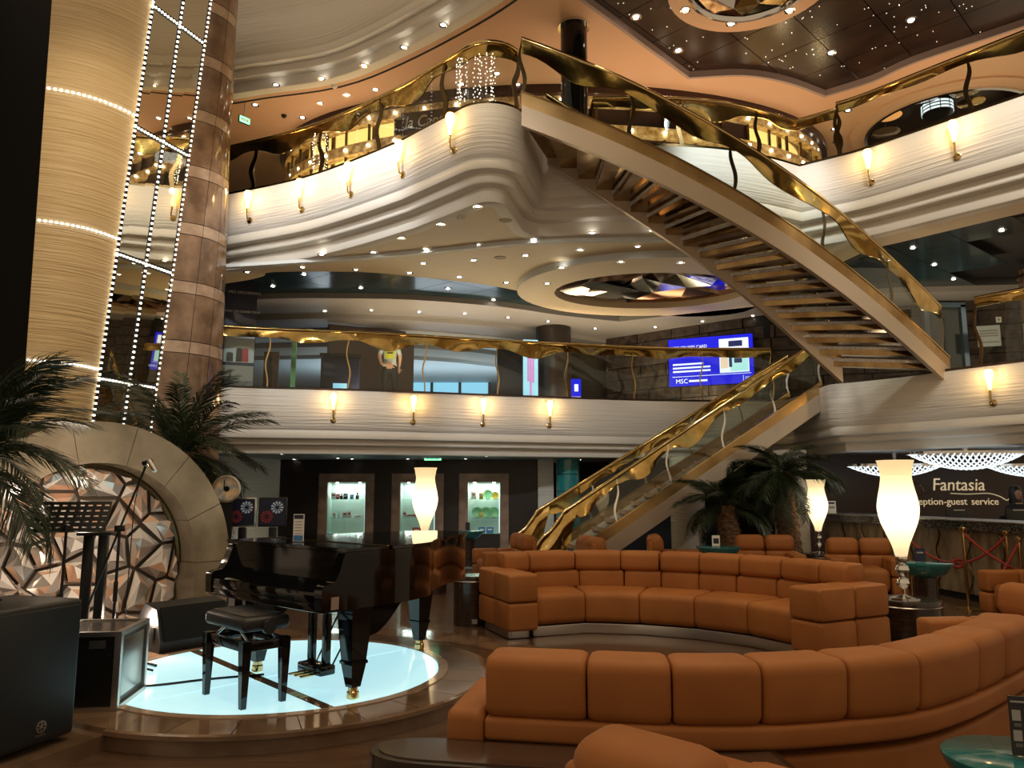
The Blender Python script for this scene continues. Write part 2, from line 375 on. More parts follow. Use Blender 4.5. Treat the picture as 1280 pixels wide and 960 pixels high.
# ---- second deck edge
E2 = PX(3.5, (150, 478), (285, 484), (330, 485.6), (450, 488.5), (620, 495), (740, 499), (830, 501.5), (920, 502))
L2L = cat(E2, 6) + [Vector((5.85, 17.0, 0))]
L2R = PX(3.5, (1045, 480), (1130, 471), (1190, 463), (1280, 452), (1420, 436))
tail = cat(L2R, 5)
L2 = L2L + fillet([L2L[-1], Vector((6.02, 16.9, 0)), Vector((5.93, 14.25, 0)), tail[1]], [0, .2, .5, 0], 8)[1:-1] + tail[1:]
T2 = 3.5
FAS = [(.3, 0), (.03, 0), (.0, -.03), (0, -.74), (.05, -.80)]
def MLD(h):  # stepped moulding below the rippled band
    a = h - 1.25; return [(.05, -.80), (.04, -.84), (.04, -.93), (.05, -.955), (.075, -.965), (.17, -.975), (.17, -1.055 - a * .4), (.18, -1.075 - a * .4), (.20, -1.085 - a * .4), (.31, -1.095 - a * .4), (.31, -h + .03), (.32, -h + .006), (.345, -h - .004), (.5, -h - .004)]
def fascia(nm, path, top, h=1.25):
    p = [Vector((q.x, q.y, top)) for q in path]
    w_ = st(MB().sweep(p, FAS, cprof=False).obj('wall_' + nm, M['ripple'], ang=50))
    t_ = st(MB().sweep(p, MLD(h), cprof=False).obj('trim_' + nm, M['cream'], ang=24)); return w_
fascia('lower_balcony', L2, T2)
S2 = offs(L2, .36)
sl = MB(); back2 = [Vector((13, 21, 0)), Vector((-9, 21, 0))]
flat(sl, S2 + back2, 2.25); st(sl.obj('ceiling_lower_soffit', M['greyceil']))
f2 = MB(); flat(f2, offs(L2, .05) + [Vector((14, 32, 0)), Vector((-14, 32, 0))], 3.46); st(f2.obj('floor_middle_deck', M['darkwood']))
# kerb along the glass
st(MB().sweep([Vector((q.x, q.y, T2)) for q in L2], [(.04, 0), (.22, 0), (.22, .045), (.04, .045)]).obj('trim_lower_balcony_kerb', M['darkwood']))
# reception ceiling and back walls
st(MB().box((9.5, 16.0, 1.13), (8, .12, 2.26)).obj('wall_reception_back', mat('reception_brown', (.045, .022, .014), .35)))
# ---- third deck edge
T3 = 6.95
E3a = PX(T3, (150, 262), (240, 250), (296, 240), (374, 223), (436, 202), (499, 176))
E3m = PX(T3, (628, 104))
side = [Vector((.10, 10.2, 0)), Vector((.5, 11.75, 0))]
E3b = PX(T3, (825, 181), (904, 186), (960, 196), (1000, 207))
E3c = PX(T3, (1040, 197), (1080, 186), (1180, 152), (1280, 118), (1420, 70))
a3 = cat(E3a, 6); b3 = cat([Vector((1.3, 11.55, 0))] + E3b, 5); c3 = cat(E3c, 5)
L3L = a3 + fillet([a3[-1], Vector((-.02, 9.62, 0)), Vector((.5, 11.7, 0)), b3[0]], [0, .6, .12, 0], 14)[1:-1]
L3R = b3 + c3
L3 = L3L + L3R
fascia('upper_balcony', L3, T3, 1.35)
B1 = PX(5.6, (150, 375), (285, 354), (310, 350), (330, 345), (343, 340), (450, 340), (520, 346), (600, 355), (640, 362), (700, 374), (760, 388), (860, 396), (930, 390), (960, 372))
B1 = cat(B1, 3) + offs(c3, 1.0)[3:]
dc, drx, dry = Vector((2.8, 15.0, 0)), 1.95, 1.38
hole = arc(dc.x, dc.y, drx, 0, 360, 40, ry=dry)[:-1]
so = MB(); flat(so, offs(L3, .36) + B1[::-1], 5.6, [hole]); st(so.obj('ceiling_middle_soffit', M['soffit']))
st(MB().sweep(B1, [(0, 5.6), (0, 5.75)], cprof=False).obj('trim_soffit_edge', M['soffit']))
f3 = MB(); flat(f3, offs(L3, .05) + [Vector((14, 32, 0)), Vector((-14, 32, 0))], 6.9); st(f3.obj('floor_upper_deck', M['darkwood']))
st(MB().sweep([Vector((q.x, q.y, T3)) for q in L3], [(.04, 0), (.22, 0), (.22, .045), (.04, .045)]).obj('trim_upper_balcony_kerb', M['bronze']))
# oval ring hanging under the soffit and its faceted mirror recess
rg = MB(); ro = arc(dc.x - .05, dc.y - .1, 2.65, 0, 360, 48, ry=2.2)[:-1]
flat(rg, ro, 5.47, [hole])
rg.sweep([Vector((p.x, p.y, 5.47)) for p in hole], [(0, 0), (0, .14)], closed=True, cprof=False)
st(rg.obj('ceiling_oval_ring', M['soffit'], smooth=False))
st(MB().sweep([Vector((p.x, p.y, 5.47)) for p in ro], [(0, 0), (0, .13)], closed=True, cprof=False).obj('trim_oval_ring_edge', M['groove']))
st(MB().sweep(cat(PX(5.6, (250, 332), (330, 327), (450, 319), (560, 309), (640, 301), (720, 297), (840, 296), (930, 300)), 5), [(0, 5.6), (0, 5.54), (.07, 5.53), (.07, 5.6)]).obj('trim_soffit_step', M['groove']))
M['facet'] = noisy(mat('facet_mirror', (.55, .5, .48), .06, 1), 4, (.20, .14, .12), (.75, .7, .68), detail=8)
fr_ = random.Random(5)
def faceted(nm, cx, cy, rx, ry, z0, dz, n1, n2, m1, m2):
    root = st(MB().lathe([(1.02, 0), (1.02, dz + .12), (.02, dz + .12)], 32, sx=rx, sy=ry, cap=False).obj(nm, M['void'], loc=(cx, cy, z0)))
    rings = [[(rx * math.cos(2 * PI * (k + .5 * j) / n1) * q, ry * math.sin(2 * PI * (k + .5 * j) / n1) * q, dz * (1 - q ** 2) + fr_.uniform(-.11, .11) * (0 < j < 3)) for k in range(n1)] for j, q in ((0, 1.0), (1, .68), (2, .34))]
    cen = (0, 0, dz)
    tris = []
    for j in range(2):
        a, b = rings[j], rings[j + 1]
        for k in range(n1):
            tris.append((a[k], a[(k + 1) % n1], b[k])); tris.append((b[k], a[(k + 1) % n1], b[(k + 1) % n1]))
    for k in range(n1): tris.append((rings[2][k], rings[2][(k + 1) % n1], cen))
    for t in tris:
        MB().add(t, [(0, 1, 2)]).obj('mirror_facet', fr_.choice(m1), root, smooth=False)
    return root
M['facet2'] = mat('bronze_facet', (.42, .22, .14), .1, 1); M['facet3'] = mat('dark_facet', (.03, .03, .03), .08, .6)
M['facet4'] = mat('silver_facet', (.8, .78, .74), .15, 1)
faceted('ceiling_faceted_oval', dc.x, dc.y, drx, dry, 5.6, .3, 11, 0, [M['facet'], M['facet2'], M['facet4'], M['facet3'], M['facet']], None)
# ---- dark teal panel ceiling of the middle deck, its border and the far ceilings
B2 = cat(PX(5.6, (150, 385), (326, 374), (420, 373), (520, 375), (630, 384), (700, 394), (774, 402)), 3) + cat(PX(5.6, (774, 402), (860, 392), (946, 383), (1040, 372), (1125, 366)), 3)[1:] + [Vector((14, 15.0, 0))]
B3 = cat(PX(5.6, (150, 400), (326, 395), (420, 393), (520, 396), (640, 406), (700, 415), (758, 424)), 3) + cat(PX(5.6, (758, 424), (860, 408), (960, 393)), 3)[1:]
tbk = MB(); flat(tbk, offs(L3, .5) + [Vector((14, 24, 0)), Vector((-14, 24, 0))], 5.92); te = st(tbk.obj('ceiling_teal_backing', M['void']))
PNL = offs(B1, -.9) + offs(B2, .9)[::-1]; L3IN = offs(L3, .42) + [Vector((14, 30, 0)), Vector((-14, 30, 0))]
for i in range(-13, 20):
    for j in range(-2, 26):
        q = Vector(((i + .5 * (j % 2)) * 1.5 - 2, 11.4 + j * .62, 0))
        if q.y > 20.5 or abs(q.x) > 11.5: continue
        # diamond panels
        MB().add([(q.x - .74, q.y, 5.72), (q.x, q.y - .61, 5.72), (q.x + .74, q.y, 5.72), (q.x, q.y + .61, 5.72), (q.x - .74, q.y, 5.74), (q.x, q.y - .61, 5.74), (q.x + .74, q.y, 5.74), (q.x, q.y + .61, 5.74)],
                 [(0, 1, 2, 3), (0, 1, 5, 4), (1, 2, 6, 5), (2, 3, 7, 6), (3, 0, 4, 7)]).obj('ceiling_panel', M['teal_ceil'], te, smooth=False) if inside(q, PNL) and all(inside(q + w_, L3IN) for w_ in (Vector((.75, 0, 0)), Vector((-.75, 0, 0)), Vector((0, -.62, 0)))) else None
bd = MB(); flat(bd, B2 + [Vector((14, 17, 0))] + [Vector((12, 16.0, 0)), Vector((10, 16.5, 0)), Vector((8, 17.0, 0))] + B3[::-1], 5.6)
bd.sweep(B2, [(0, 5.6), (0, 5.72)], cprof=False); st(bd.obj('ceiling_border_band', M['greyceil']))
# far ceilings step down in curved cool-lit tiers
for k, (o, z, m_) in enumerate([(0, 5.5, 'greyceil'), (1.1, 5.42, 'paleblue'), (2.4, 5.3, 'greyceil'), (3.6, 5.2, 'paleblue')]):
    pth = [p for p in offs(B3[:19], o)]
    mb = MB(); flat(mb, pth + [Vector((3.4 + o, 31, 0)), Vector((-14, 31, 0))], z); mb.sweep([Vector((p.x, p.y, z)) for p in pth], [(0, 0), (0, .14)], cprof=False)
    st(mb.obj('ceiling_far_tier', M[m_]))
st(MB().box((-4, 30, 4.6), (18, .2, 2.4)).obj('wall_far_lounge', M['wall_dark']))
# ---- stone block wall with the screen
WP = PX(5.6, (758, 424), (860, 408), (960, 393)) + [Vector((8, 16.95, 0)), Vector((9.2, 16.45, 0)), Vector((12.5, 15.4, 0))]
wst = st(MB().sweep(WP, [(.02, 3.46), (.2, 3.46), (.2, 5.7), (.02, 5.7)]).obj('wall_stone_middle', M['void']))
rs = resample(WP, .03)
for c_ in range(7):
    z0 = 3.5 + c_ * .31; pos = -.4 * (c_ % 2); Ltot = .03 * (len(rs) - 1)
    while pos < Ltot:
        ln = random.uniform(.7, 1.1); a = max(0, int(pos / .03)); b = min(len(rs) - 1, int((pos + ln - .03) / .03))
        if b - a > 3:
            pa, pb = rs[a], rs[b]; d = (pb - pa).normalized(); n_ = Vector((-d.y, d.x, 0)); o = -random.uniform(.0, .035)
            q = [pa + n_ * .05, pb + n_ * .05, pb + n_ * o, pa + n_ * o]
            MB().prism(q, z0 + .01, z0 + .295).obj('stone_block', M['stone'], wst, smooth=False)
        pos += ln
# ---- far dark walls / column on the middle deck
col2 = aty(692, 440, 19.0)
st(column('wall_round_column', col2.x, 19.0, .44, 3.46, 5.7, M['wall_dark']))
st(MB().sweep([(-.4, 20.5, 3.46), (.9, 20.6, 3.46), (2.6, 20.8, 3.46)], [(0, 0), (.1, 0), (.1, 2.1), (0, 2.1)]).obj('wall_behind_column', M['wall_dark']))
st(MB().sweep([(-4.35, 17.9, 3.46), (-3.0, 18.6, 3.46), (-2.45, 18.9, 3.46)], [(0, 0), (.12, 0), (.12, 2.0), (0, 2.0)]).obj('wall_kiosk_panel', mat('brown_panel', (.06, .035, .028), .35)))
# ---- upper deck: lit drum of the bar behind the balcony
UC, urx, ury = Vector((.95, 17.4, 0)), 6.2, 3.3
def drum(z): return arc(UC.x, UC.y, urx, 180, 360, 56, z, ury)
st(MB().sweep(drum(0), [(-.2, 9.14), (.35, 9.14), (.35, 9.36), (-.2, 9.36)]).obj('trim_drum_dark_ring', M['darkred']))  # dark maroon ring between the drum top and the ceiling
for nm, z0, z1 in (('trim_drum_top_band', 8.94, 9.14), ('trim_drum_middle_band', 8.34, 8.56), ('trim_drum_lower_band', 7.72, 7.94)):
    st(MB().sweep(drum(0), [(-.08, z0), (.1, z0), (.1, z1), (-.08, z1)]).obj(nm, M['goldband']))
st(MB().sweep(drum(0), [(.42, 6.9), (.47, 6.9), (.47, 9.2), (.42, 9.2)]).obj('wall_drum_inside', M['amber']))
dp = drum(0)
for i_ in (6, 13, 20, 28, 36, 43, 50): point(dp[i_].x, dp[i_].y - .55, 7.6, 13, (1, .72, .36), .06, name='drum_bulb')
drumroot = st(MB().sweep(drum(0), [(.1, 6.9), (.14, 6.9), (.14, 7.0), (.1, 7.0)]).obj('wall_drum_base', M['bronze']))
for i in range(0, 56, 2):
    pa, pb = dp[i], dp[i + 2]; pxm = 640 + F * ((pa + pb).x / 2) / ((pa + pb).y / 2 * cT + 7 * sT)
    for z0, z1 in ((8.56, 8.94), (7.94, 8.34), (7.0, 7.72)):
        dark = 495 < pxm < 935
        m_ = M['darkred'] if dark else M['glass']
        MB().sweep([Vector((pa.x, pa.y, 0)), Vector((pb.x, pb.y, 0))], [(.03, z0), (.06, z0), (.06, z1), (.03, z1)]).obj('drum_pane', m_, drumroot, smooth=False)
    MB().box((pa.x, pa.y, 7.95), (.05, .05, 2.0)).obj('mullion', M['bronze'], drumroot)
    for zb in (9.04, 8.45): MB().lathe([(0, -.03), (.022, -.02), (.03, 0), (.02, .022), (0, .03)], 10, (pa.x, pa.y - .11, zb)).obj('bulb', M['spotlamp'], drumroot)
    if not (495 < pxm < 935) and i % 4 == 0:
        MB().box((pa.x * .985 + .015, pa.y + .25, 8.05), (.08, .08, 2.1)).obj('drum_post', M['bronze'], drumroot)
# ---- top ceiling: peach, with the dark brown tiled field
T4 = 9.32
E4 = cat(PX(T4, (150, 125), (250, 112), (310, 102), (400, 88), (470, 60), (560, 10), (620, -32), (690, -90)), 4)
DB = PX(T4, (690, -32), (733, 0), (862, 95)) + cat(PX(T4, (862, 95), (930, 92), (985, 101), (1032, 118)), 4)[1:] + cat(PX(T4, (1032, 118), (1089, 100), (1145, 75), (1280, 30), (1450, -30)), 4)[1:]
r2 = Vector((9.3, 15.5, 0))
dome2 = arc(r2.x, r2.y, 1.6, 0, 360, 40)[:-1]
pc = MB(); flat(pc, offs(E4, .5) + [Vector((.9, 9.6, 0))] + DB + [Vector((16, 26, 0)), Vector((-14, 26, 0))], T4, [dome2]); st(pc.obj('ceiling_upper_peach', M['peach']))
st(MB().sweep(DB, [(0, T4 - .03), (.06, T4 - .03), (.06, T4 + .12), (0, T4 + .12)]).obj('trim_ceiling_field_edge', mat('mauve_trim', (.35, .26, .24), .4)))
fascia('top_balcony', E4, T4 + 1.35, 1.35)
st(MB().sweep(E4, [(.02, T4 + 1.3), (.1, T4 + 1.3), (.1, T4 + 4), (.02, T4 + 4)]).obj('wall_top_parapet', M['ripple']))
st(MB().sweep([Vector((p.x, p.y, T4)) for p in offs(E4, .62)], [(0, -.012), (.035, -.012), (.035, .02), (0, .02)]).obj('trim_ceiling_slot', M['void']))
rc, rr = Vector((3.72, 10.97, 0)), 1.28
tb = st(MB().box((8, 8.6, T4 + .22), (17, 10.3, .04)).obj('ceiling_brown_backing', M['void']))
for i in range(-14, 15):
    for j in range(-14, 15):
        u, v = i * 1.0, j * 1.0; q = Vector((4.7 + (u + v) * .7071, 12.6 + (u - v) * .7071, 0))
        if not (-.2 < q.x < 14 and 8 < q.y < 14.6) or (q - r2).length < 2.2 or (q - rc).length < .3: continue
        MB().box((q.x, q.y, T4 + .11), (.985, .985, .03), PI / 4).obj('ceiling_tile', M['brown_ceil'], tb, smooth=False)
d1 = arc(rc.x, rc.y, .95, 0, 360, 40)[:-1]
rg = MB(); flat(rg, arc(rc.x, rc.y, rr, 0, 360, 48)[:-1], T4 + .02, [d1]); rg.sweep([Vector((p.x, p.y, T4 + .02)) for p in arc(rc.x, rc.y, rr, 0, 360, 48)[:-1]], [(0, 0), (0, .09)], closed=True, cprof=False)
st(rg.obj('ceiling_round_ring', M['peach']))
st(MB().lathe([(.95, 0), (.97, -.03), (.91, -.05), (.88, .0), (.86, .06)], 40, (rc.x, rc.y, T4 + .02), cap=False).obj('trim_round_ring', M['chrome']))
faceted('ceiling_faceted_round', rc.x, rc.y, .87, .87, T4 + .03, .05, 9, 0, [M['facet'], M['facet2'], M['goldrail'], M['facet3']], None)
# second ring: dark mirrored well with glass medallions
rg = MB(); flat(rg, arc(r2.x, r2.y, 1.9, 0, 360, 48)[:-1], T4 - .04, [dome2]); rg.sweep([Vector((p.x, p.y, T4 - .04)) for p in arc(r2.x, r2.y, 1.9, 0, 360, 48)[:-1]], [(0, 0), (0, .05)], closed=True, cprof=False)
st(rg.obj('ceiling_well_ring', M['peach'])); st(MB().lathe([(1.6, 0), (1.61, -.05), (1.55, -.06), (1.53, .05)], 48, (r2.x, r2.y, T4 - .04), cap=False).obj('trim_well_ring', M['chrome']))
wl = st(MB().lathe([(1.59, 0), (1.59, .5), (.01, .5)], 40, (r2.x, r2.y, T4), cap=False).obj('ceiling_dark_well', M['brown_ceil']))
# black column of the upper deck
p_ = atz(717, 32, T4); bc = st(column('wall_black_column', p_.x, p_.y, .225, 6.95, T4 + .02, M['black'])); MB().lathe([(.27, T4 - .05), (.27, T4)], 24, (p_.x, p_.y, 0)).obj('column_collar', M['chrome'], bc)
# ---- left side wall of the atrium: rippled cream panel, mirror strip, marble pier, dark void beyond
YA, YB, YC, YD = 10.2, 11.02, 12.07, 12.95
def edge(px0, px480, Y):
    a = aty(px480, 480, Y); b = aty(px0, 0, Y); d = (b - a) / (b.z - a.z)
    return lambda z: a + d * (z - a.z)
eA, eB, eC, eD = edge(65, 30, YA), edge(190, 121, YB), edge(262, 195, YC), edge(294, 276, YD)
def ruled(ea, eb, bulge, z0=0.0, z1=10.5, nu=14, nv=10):
    def fn(u, v):
        z = z0 + (z1 - z0) * v; a, b = ea(z), eb(z); d = (b - a); n_ = Vector((d.y, -d.x, 0)).normalized()
        return a.lerp(b, u) + n_ * (bulge * math.sin(PI * u) ** .8 if bulge else 0)
    return fn
fA = ruled(eA, eB, .16); fB = ruled(eB, eC, 0); fC = ruled(eC, eD, .2)
st(MB().grid(fA, 18, 12).obj('wall_left_cream_panel', M['cream_ripple']))
led = MB()
for z in (1.3, 3.26, 5.22, 7.17, 9.12):
    for i in range(17):
        u = .03 + .94 * i / 16; v = z / 10.5; q = fA(u, v); q2 = fA(min(1, u + .02), v); d = (q2 - q).normalized(); n_ = Vector((d.y, -d.x, 0))
        led.box(q + n_ * .012, (.034, .012, .02), math.atan2(d.y, d.x))
st(led.obj('trim_led_rings', M['ledc']))
mw = st(MB().grid(fB, 1, 1).obj('wall_left_mirror_backing', M['void']))
mzs = [0, 1.3, 3.13, 5.0, 7.0, 9.0, 10.5]
def mz(u, k):
    return mzs[k]
led = MB()
for k in range(6):
    for h in range(2):
        u0, u1 = h * .5 + .035, h * .5 + .465
        def q(u, z): return fB(u, z / 10.5) + Vector((.02, -.006, 0))
        a, b = mzs[k] + .05, mzs[k + 1] - .05
        MB().add([q(u0, a), q(u1, a), q(u1, b), q(u0, b)], [(0, 1, 2, 3)]).obj('mirror_pane', M['mirror'], mw, smooth=False)
def bead(p): led.box(p, (.026, .026, .026))
for u in (.0, .5, 1.0):
    for i in range(118):
        z = i * .085 + .3; bead(fB(u, z / 10.5) + Vector((.03, -.01, 0)))
for z in mzs[1:-1]:
    for i in range(18): bead(fB(i / 18, z / 10.5) + Vector((.03, -.01, 0)))
stuff(led.obj('led_beads', M['led'], mw))
mp = st(MB().grid(fC, 8, 4).obj('wall_left_marble_pier', M['void']))
zc = 0.0; k = 0
while zc < 10.4:
    hgt, m_ = ((.78, 'marble'), (.2, 'marble_l'))[k % 2]
    for (ua, ub) in ((0, .34), (.34, .67), (.67, 1)):
        def fn(u, v, ua=ua, ub=ub): 
            q = fC(ua + .004 + (ub - ua - .008) * u, min(1, (zc + .006 + (hgt - .012) * v) / 10.5)); return q + Vector((.018, -.018, 0))
        MB().grid(fn, 3, 1).obj('marble_slab', M[m_], mp, smooth=True)
    zc += hgt; k += 1
a, b = eA(0), eA(10.5)
st(MB().add([a, a + Vector((-.4, 6, 0)), b + Vector((-.4, 6, 0)), b], [(0, 1, 2, 3)]).obj('wall_left_return', M['void']))
st(MB().box((-9.5, 15, 5), (.1, 16, 12)).obj('wall_left_far', M['void']))
st(MB().box((-7.9, 12.4, 5), (3.2, .1, 12)).obj('wall_left_dark', M['void']))
# ================================================================ BALUSTRADES AND STAIRS
def loc_obj(mb, name, m, root, smooth=True, ang=38):
    o = root.location; mb.v = [(v[0] - o.x, v[1] - o.y, v[2] - o.z) for v in mb.v]
    return mb.obj(name, m, root, smooth=smooth, ang=ang)
def post_mesh(h, m, wide=.05, thick=.016, amp=.035, seed=0, nm='post'):
    mb = MB(); n = 14; v = []
    for i in range(n + 1):
        t = i / n; x = amp * math.sin(t * 2 * PI * 1.1 + seed) * math.sin(PI * t) * 1.4; w_ = wide * (.55 + .45 * math.sin(PI * t * 1.0 + .4) + .12 * math.sin(t * 9 + seed))
        for a, b in ((-1, -1), (1, -1), (1, 1), (-1, 1)): v.append((x + a * w_ / 2, b * thick / 2, h * t))
    f = [(i * 4 + k, i * 4 + (k + 1) % 4, i * 4 + 4 + (k + 1) % 4, i * 4 + 4 + k) for i in range(n) for k in range(4)] + [(3, 2, 1, 0), tuple(n * 4 + k for k in range(4))]
    mb.add(v, f); return mb.data(nm, m)
def balustrade(label, path, h, spacing, pm, group=None, dep=(.14, .36), seed=1, kerb=.05, glass=True, wave=1.0, z_glass=.03, bottom_ext=None, name='glass_balustrade', catg='railing', off=.12, wide=.05, rail_r=.036, amp=.035, root=None):
    path = resample(path, .12)
    if off: 
        q = MB().sweep(path, [(off, 0)], cprof=False).v; path = [Vector(v) for v in q]
    root = root or thing(name, label, catg, path[0], group=group)
    n = len(path); rnd = random.Random(seed)
    up = Vector((0, 0, h))
    rail = [p + up for p in path]
    if bottom_ext: rail = bottom_ext + rail
    loc_obj(MB().tube(rail, rail_r, 10), 'handrail', M['goldrail'], root)
    per = max(1, round(n * .12 / spacing)); step = (n - 1) / per
    # wavy gold valance below the rail
    ph = [rnd.uniform(-.5, .5) for _ in range(per + 2)]; dp = [rnd.uniform(*dep) for _ in range(per + 2)]
    def hs(t, i):
        s = i / step; k = int(s); fr = s - k
        d0 = dep[0] * .9 + (dp[k] - dep[0]) * (math.sin(PI * min(1, max(0, fr * 1.15 - .05 + .1 * ph[k]))) ** 2) * wave
        lat = .045 * math.sin(s * 2 * PI * .8 + ph[0] * 6); la2 = .03 * math.sin(s * 2 * PI * 1.7 + 1)
        top = h - .01
        return [(.0, top), (lat * .5, top - d0 * .5), (la2, top - d0), (la2 + .02, top - d0), (lat * .5 + .02, top - d0 * .5), (.022, top)]
    loc_obj(MB().sweep(path, [(0, 0)] * 6, hs=hs), 'wave_valance', M['gold'], root, ang=60)
    pmesh = [post_mesh(h - .03, pm, seed=k * 2.1, wide=wide, amp=amp) for k in range(2)]
    for k in range(per + 1):
        i = min(n - 1, round(k * step)); p = path[i]; d = path[min(n - 1, i + 1)] - path[max(0, i - 1)]
        po = inst('post', pmesh[k % 2], root, p - root.location, math.atan2(d.y, d.x))
    if glass:
        for k in range(per):
            a, b = round(k * step), round((k + 1) * step)
            seg = path[a:b + 1]
            if len(seg) > 1: loc_obj(MB().sweep(seg, [(.005, z_glass), (.015, z_glass), (.015, h - .04), (.005, h - .04)]), 'glass_pane', M['glass'], root)
    return root, path
up2 = lambda pth, z: [Vector((p.x, p.y, z)) for p in pth]
balustrade('long glass railing with gold wavy valance along the white middle balcony', up2(L2L[3:], 3.54), 1.17, 1.5, M['goldrail'], 'gold balcony railings', seed=9, wide=.03, dep=(.18, .44))
balustrade('gold railing of the right middle balcony, beyond the foot of the curved stair', up2(cat(L2R, 5)[12:], 3.54), 1.12, 1.5, M['bronze'], 'gold balcony railings', seed=4)
i0 = 5
balustrade('rising gold railing with dark wavy posts on the upper left balcony up to its corner', up2(L3L[i0:-17], 6.99), .95, 1.42, M['bronze'], 'gold balcony railings', seed=5, wide=.1, amp=.05, dep=(.20, .40))
balustrade('curved gold railing in front of the lit drum, behind the curved stair', up2(L3R[:23], 6.99), .82, 1.5, M['bronze'], 'gold balcony railings', seed=8, wide=.08)
balustrade('gold railing of the upper right balcony, sloping up to the picture edge', up2(L3R[22:], 6.99), .92, 1.7, M['bronze'], 'gold balcony railings', seed=6, wide=.07)
# ---- flights
def solve(pts, z0, z1, n=40):
    zs = [z0 + (z1 - z0) * i / (len(pts) - 1) for i in range(len(pts))]
    for _ in range(n):
        P = [atz(p[0], p[1], z) for p, z in zip(pts, zs)]; L = [0]
        for a, b in zip(P, P[1:]): L.append(L[-1] + (xy(b) - xy(a)).length)
        zs = [.6 * z + .4 * (z0 + (z1 - z0) * l / L[-1]) for z, l in zip(zs, L)]
    return [atz(p[0], p[1], z) for p, z in zip(pts, zs)]
def fsmooth(P, deg=3):
    """least-squares smooth: relax a resampled curve"""
    Q = resample(cat(P, 10), .15)
    for _ in range(40): Q = [Q[0]] + [Q[i] * .5 + (Q[i - 1] + Q[i + 1]) * .25 for i in range(1, len(Q) - 1)] + [Q[-1]]
    return Q
def at(Q, s):
    x = s * (len(Q) - 1); i = min(int(x), len(Q) - 2); return Q[i].lerp(Q[i + 1], x - i)
M['glitter'] = noisy(mat('crystal_riser', (.8, .82, .86), .12, .7), 90, (.25, .25, .28), (1, 1, 1), bump=1, dist=.02, detail=1, lo=.3, hi=.6)
M['tread'] = noisy(mat('bronze_mirror_tread', (.30, .19, .08), .12, 1), 3, (.20, .12, .05), (.40, .27, .12))
M['stringer'] = mat('champagne_stringer', (.52, .42, .31), .35, .25)
M['curb'] = noisy(mat('bronze_curb', (.40, .26, .10), .25, .75), 2, (.36, .22, .08), (.56, .37, .16), bump=.1)
def flight(label, near, far, nsteps, rail_h, seed, tread_m, ext=None, farrail=True, sh=.3, curb=.2):
    """near/far: 3D curves of the stringer top line, bottom to top"""
    root = thing('staircase', label, 'staircase', near[0])
    for nm, Q, sgn in (('stringer', near, 1), ('stringer', far, -1)):
        o = loc_obj(MB().sweep(Q, [(-.035, -sh), (.035, -sh), (.035, 0), (-.035, 0)]), nm, M['stringer'], root)
        loc_obj(MB().sweep(Q, [(-.028, 0), (.028, 0), (.028, curb), (-.028, curb)]), 'curb', M['curb'], root)
        loc_obj(MB().sweep(Q, [(-.04, curb), (.04, curb), (.04, curb + .02), (-.04, curb + .02)]), 'curb_cap', M['goldrail'], root)
    for k in range(nsteps):
        s0, s1 = k / nsteps, (k + 1.18) / nsteps; s1 = min(1, s1)
        a, b, c, d = at(near, s0), at(near, s1), at(far, s1), at(far, s0); z = (at(near, (k + 1) / nsteps).z) - .12
        loc_obj(MB().prism([a, b, c, d], z - .085, z), 'tread', tread_m, root, smooth=False)
        d_ = (b - a); d_.z = 0; d_.normalize(); e0, e1 = a + d_ * .05, d + d_ * .05
        z_ = at(near, s0).z - .12
        if k > 0: loc_obj(MB().prism([e0, e0 + d_ * .02, e1 + d_ * .02, e1], z_, z_ + (z - .085 - z_) * .6), 'riser', M['glitter'], root, smooth=False)
    return root
N2 = fsmooth(solve([(1186, 462), (1130, 409), (1072, 360), (999, 305), (940, 267), (876, 231), (815, 199), (749, 169), (700, 150), (652, 133)], 3.56, 6.86))
F2p = solve([(1052, 478), (999, 430), (950, 385), (900, 345), (830, 297), (752, 246), (684, 204)], 3.28, 6.58)
F2 = fsmooth([p + Vector((0, 0, .29)) for p in F2p])
fl2 = flight('upper curved staircase seen from below, champagne stringers and bronze mirror treads with glitter risers', N2, F2, 19, 1.02, 11, M['tread'])
balustrade('long gold wave handrail with glass along the outer side of the upper curved staircase', N2[1:], 1.02, 1.75, M['bronze'], root=fl2, seed=12, off=0, z_glass=.22, wide=.06, dep=(.22, .46), name='stair_railing')
balustrade('low gold handrail on the inner side of the upper curved staircase', F2[2:], .85, 1.9, M['goldrail'], root=fl2, seed=13, off=0, z_glass=.22, wide=.03, dep=(.08, .14), name='stair_railing')
N1 = resample([aty(705, 712, 14.2), atz(1027, 490, 3.42)], .15)
F1 = resample([Vector((.5, 15.55, .1)), Vector((5.98, 16.45, 3.42))], .15)
fl1 = flight('lower straight staircase rising behind the sofas to the middle deck', N1, F1, 20, 1.0, 14, M['marble_l'], sh=.34, curb=.2)
def curl(Q, h, dx=-.55):
    q = Q[0]; d = (Q[1] - Q[0]); d.z = 0; d.normalize(); t = Q[0] + Vector((0, 0, h))
    pts = [q - d * .62 + Vector((0, 0, .02)), q - d * .55 + Vector((0, 0, .3)), q - d * .40 + Vector((0, 0, .55)), q - d * .24 + Vector((0, 0, .68)), q - d * .10 + Vector((0, 0, h - .16))]
    return pts
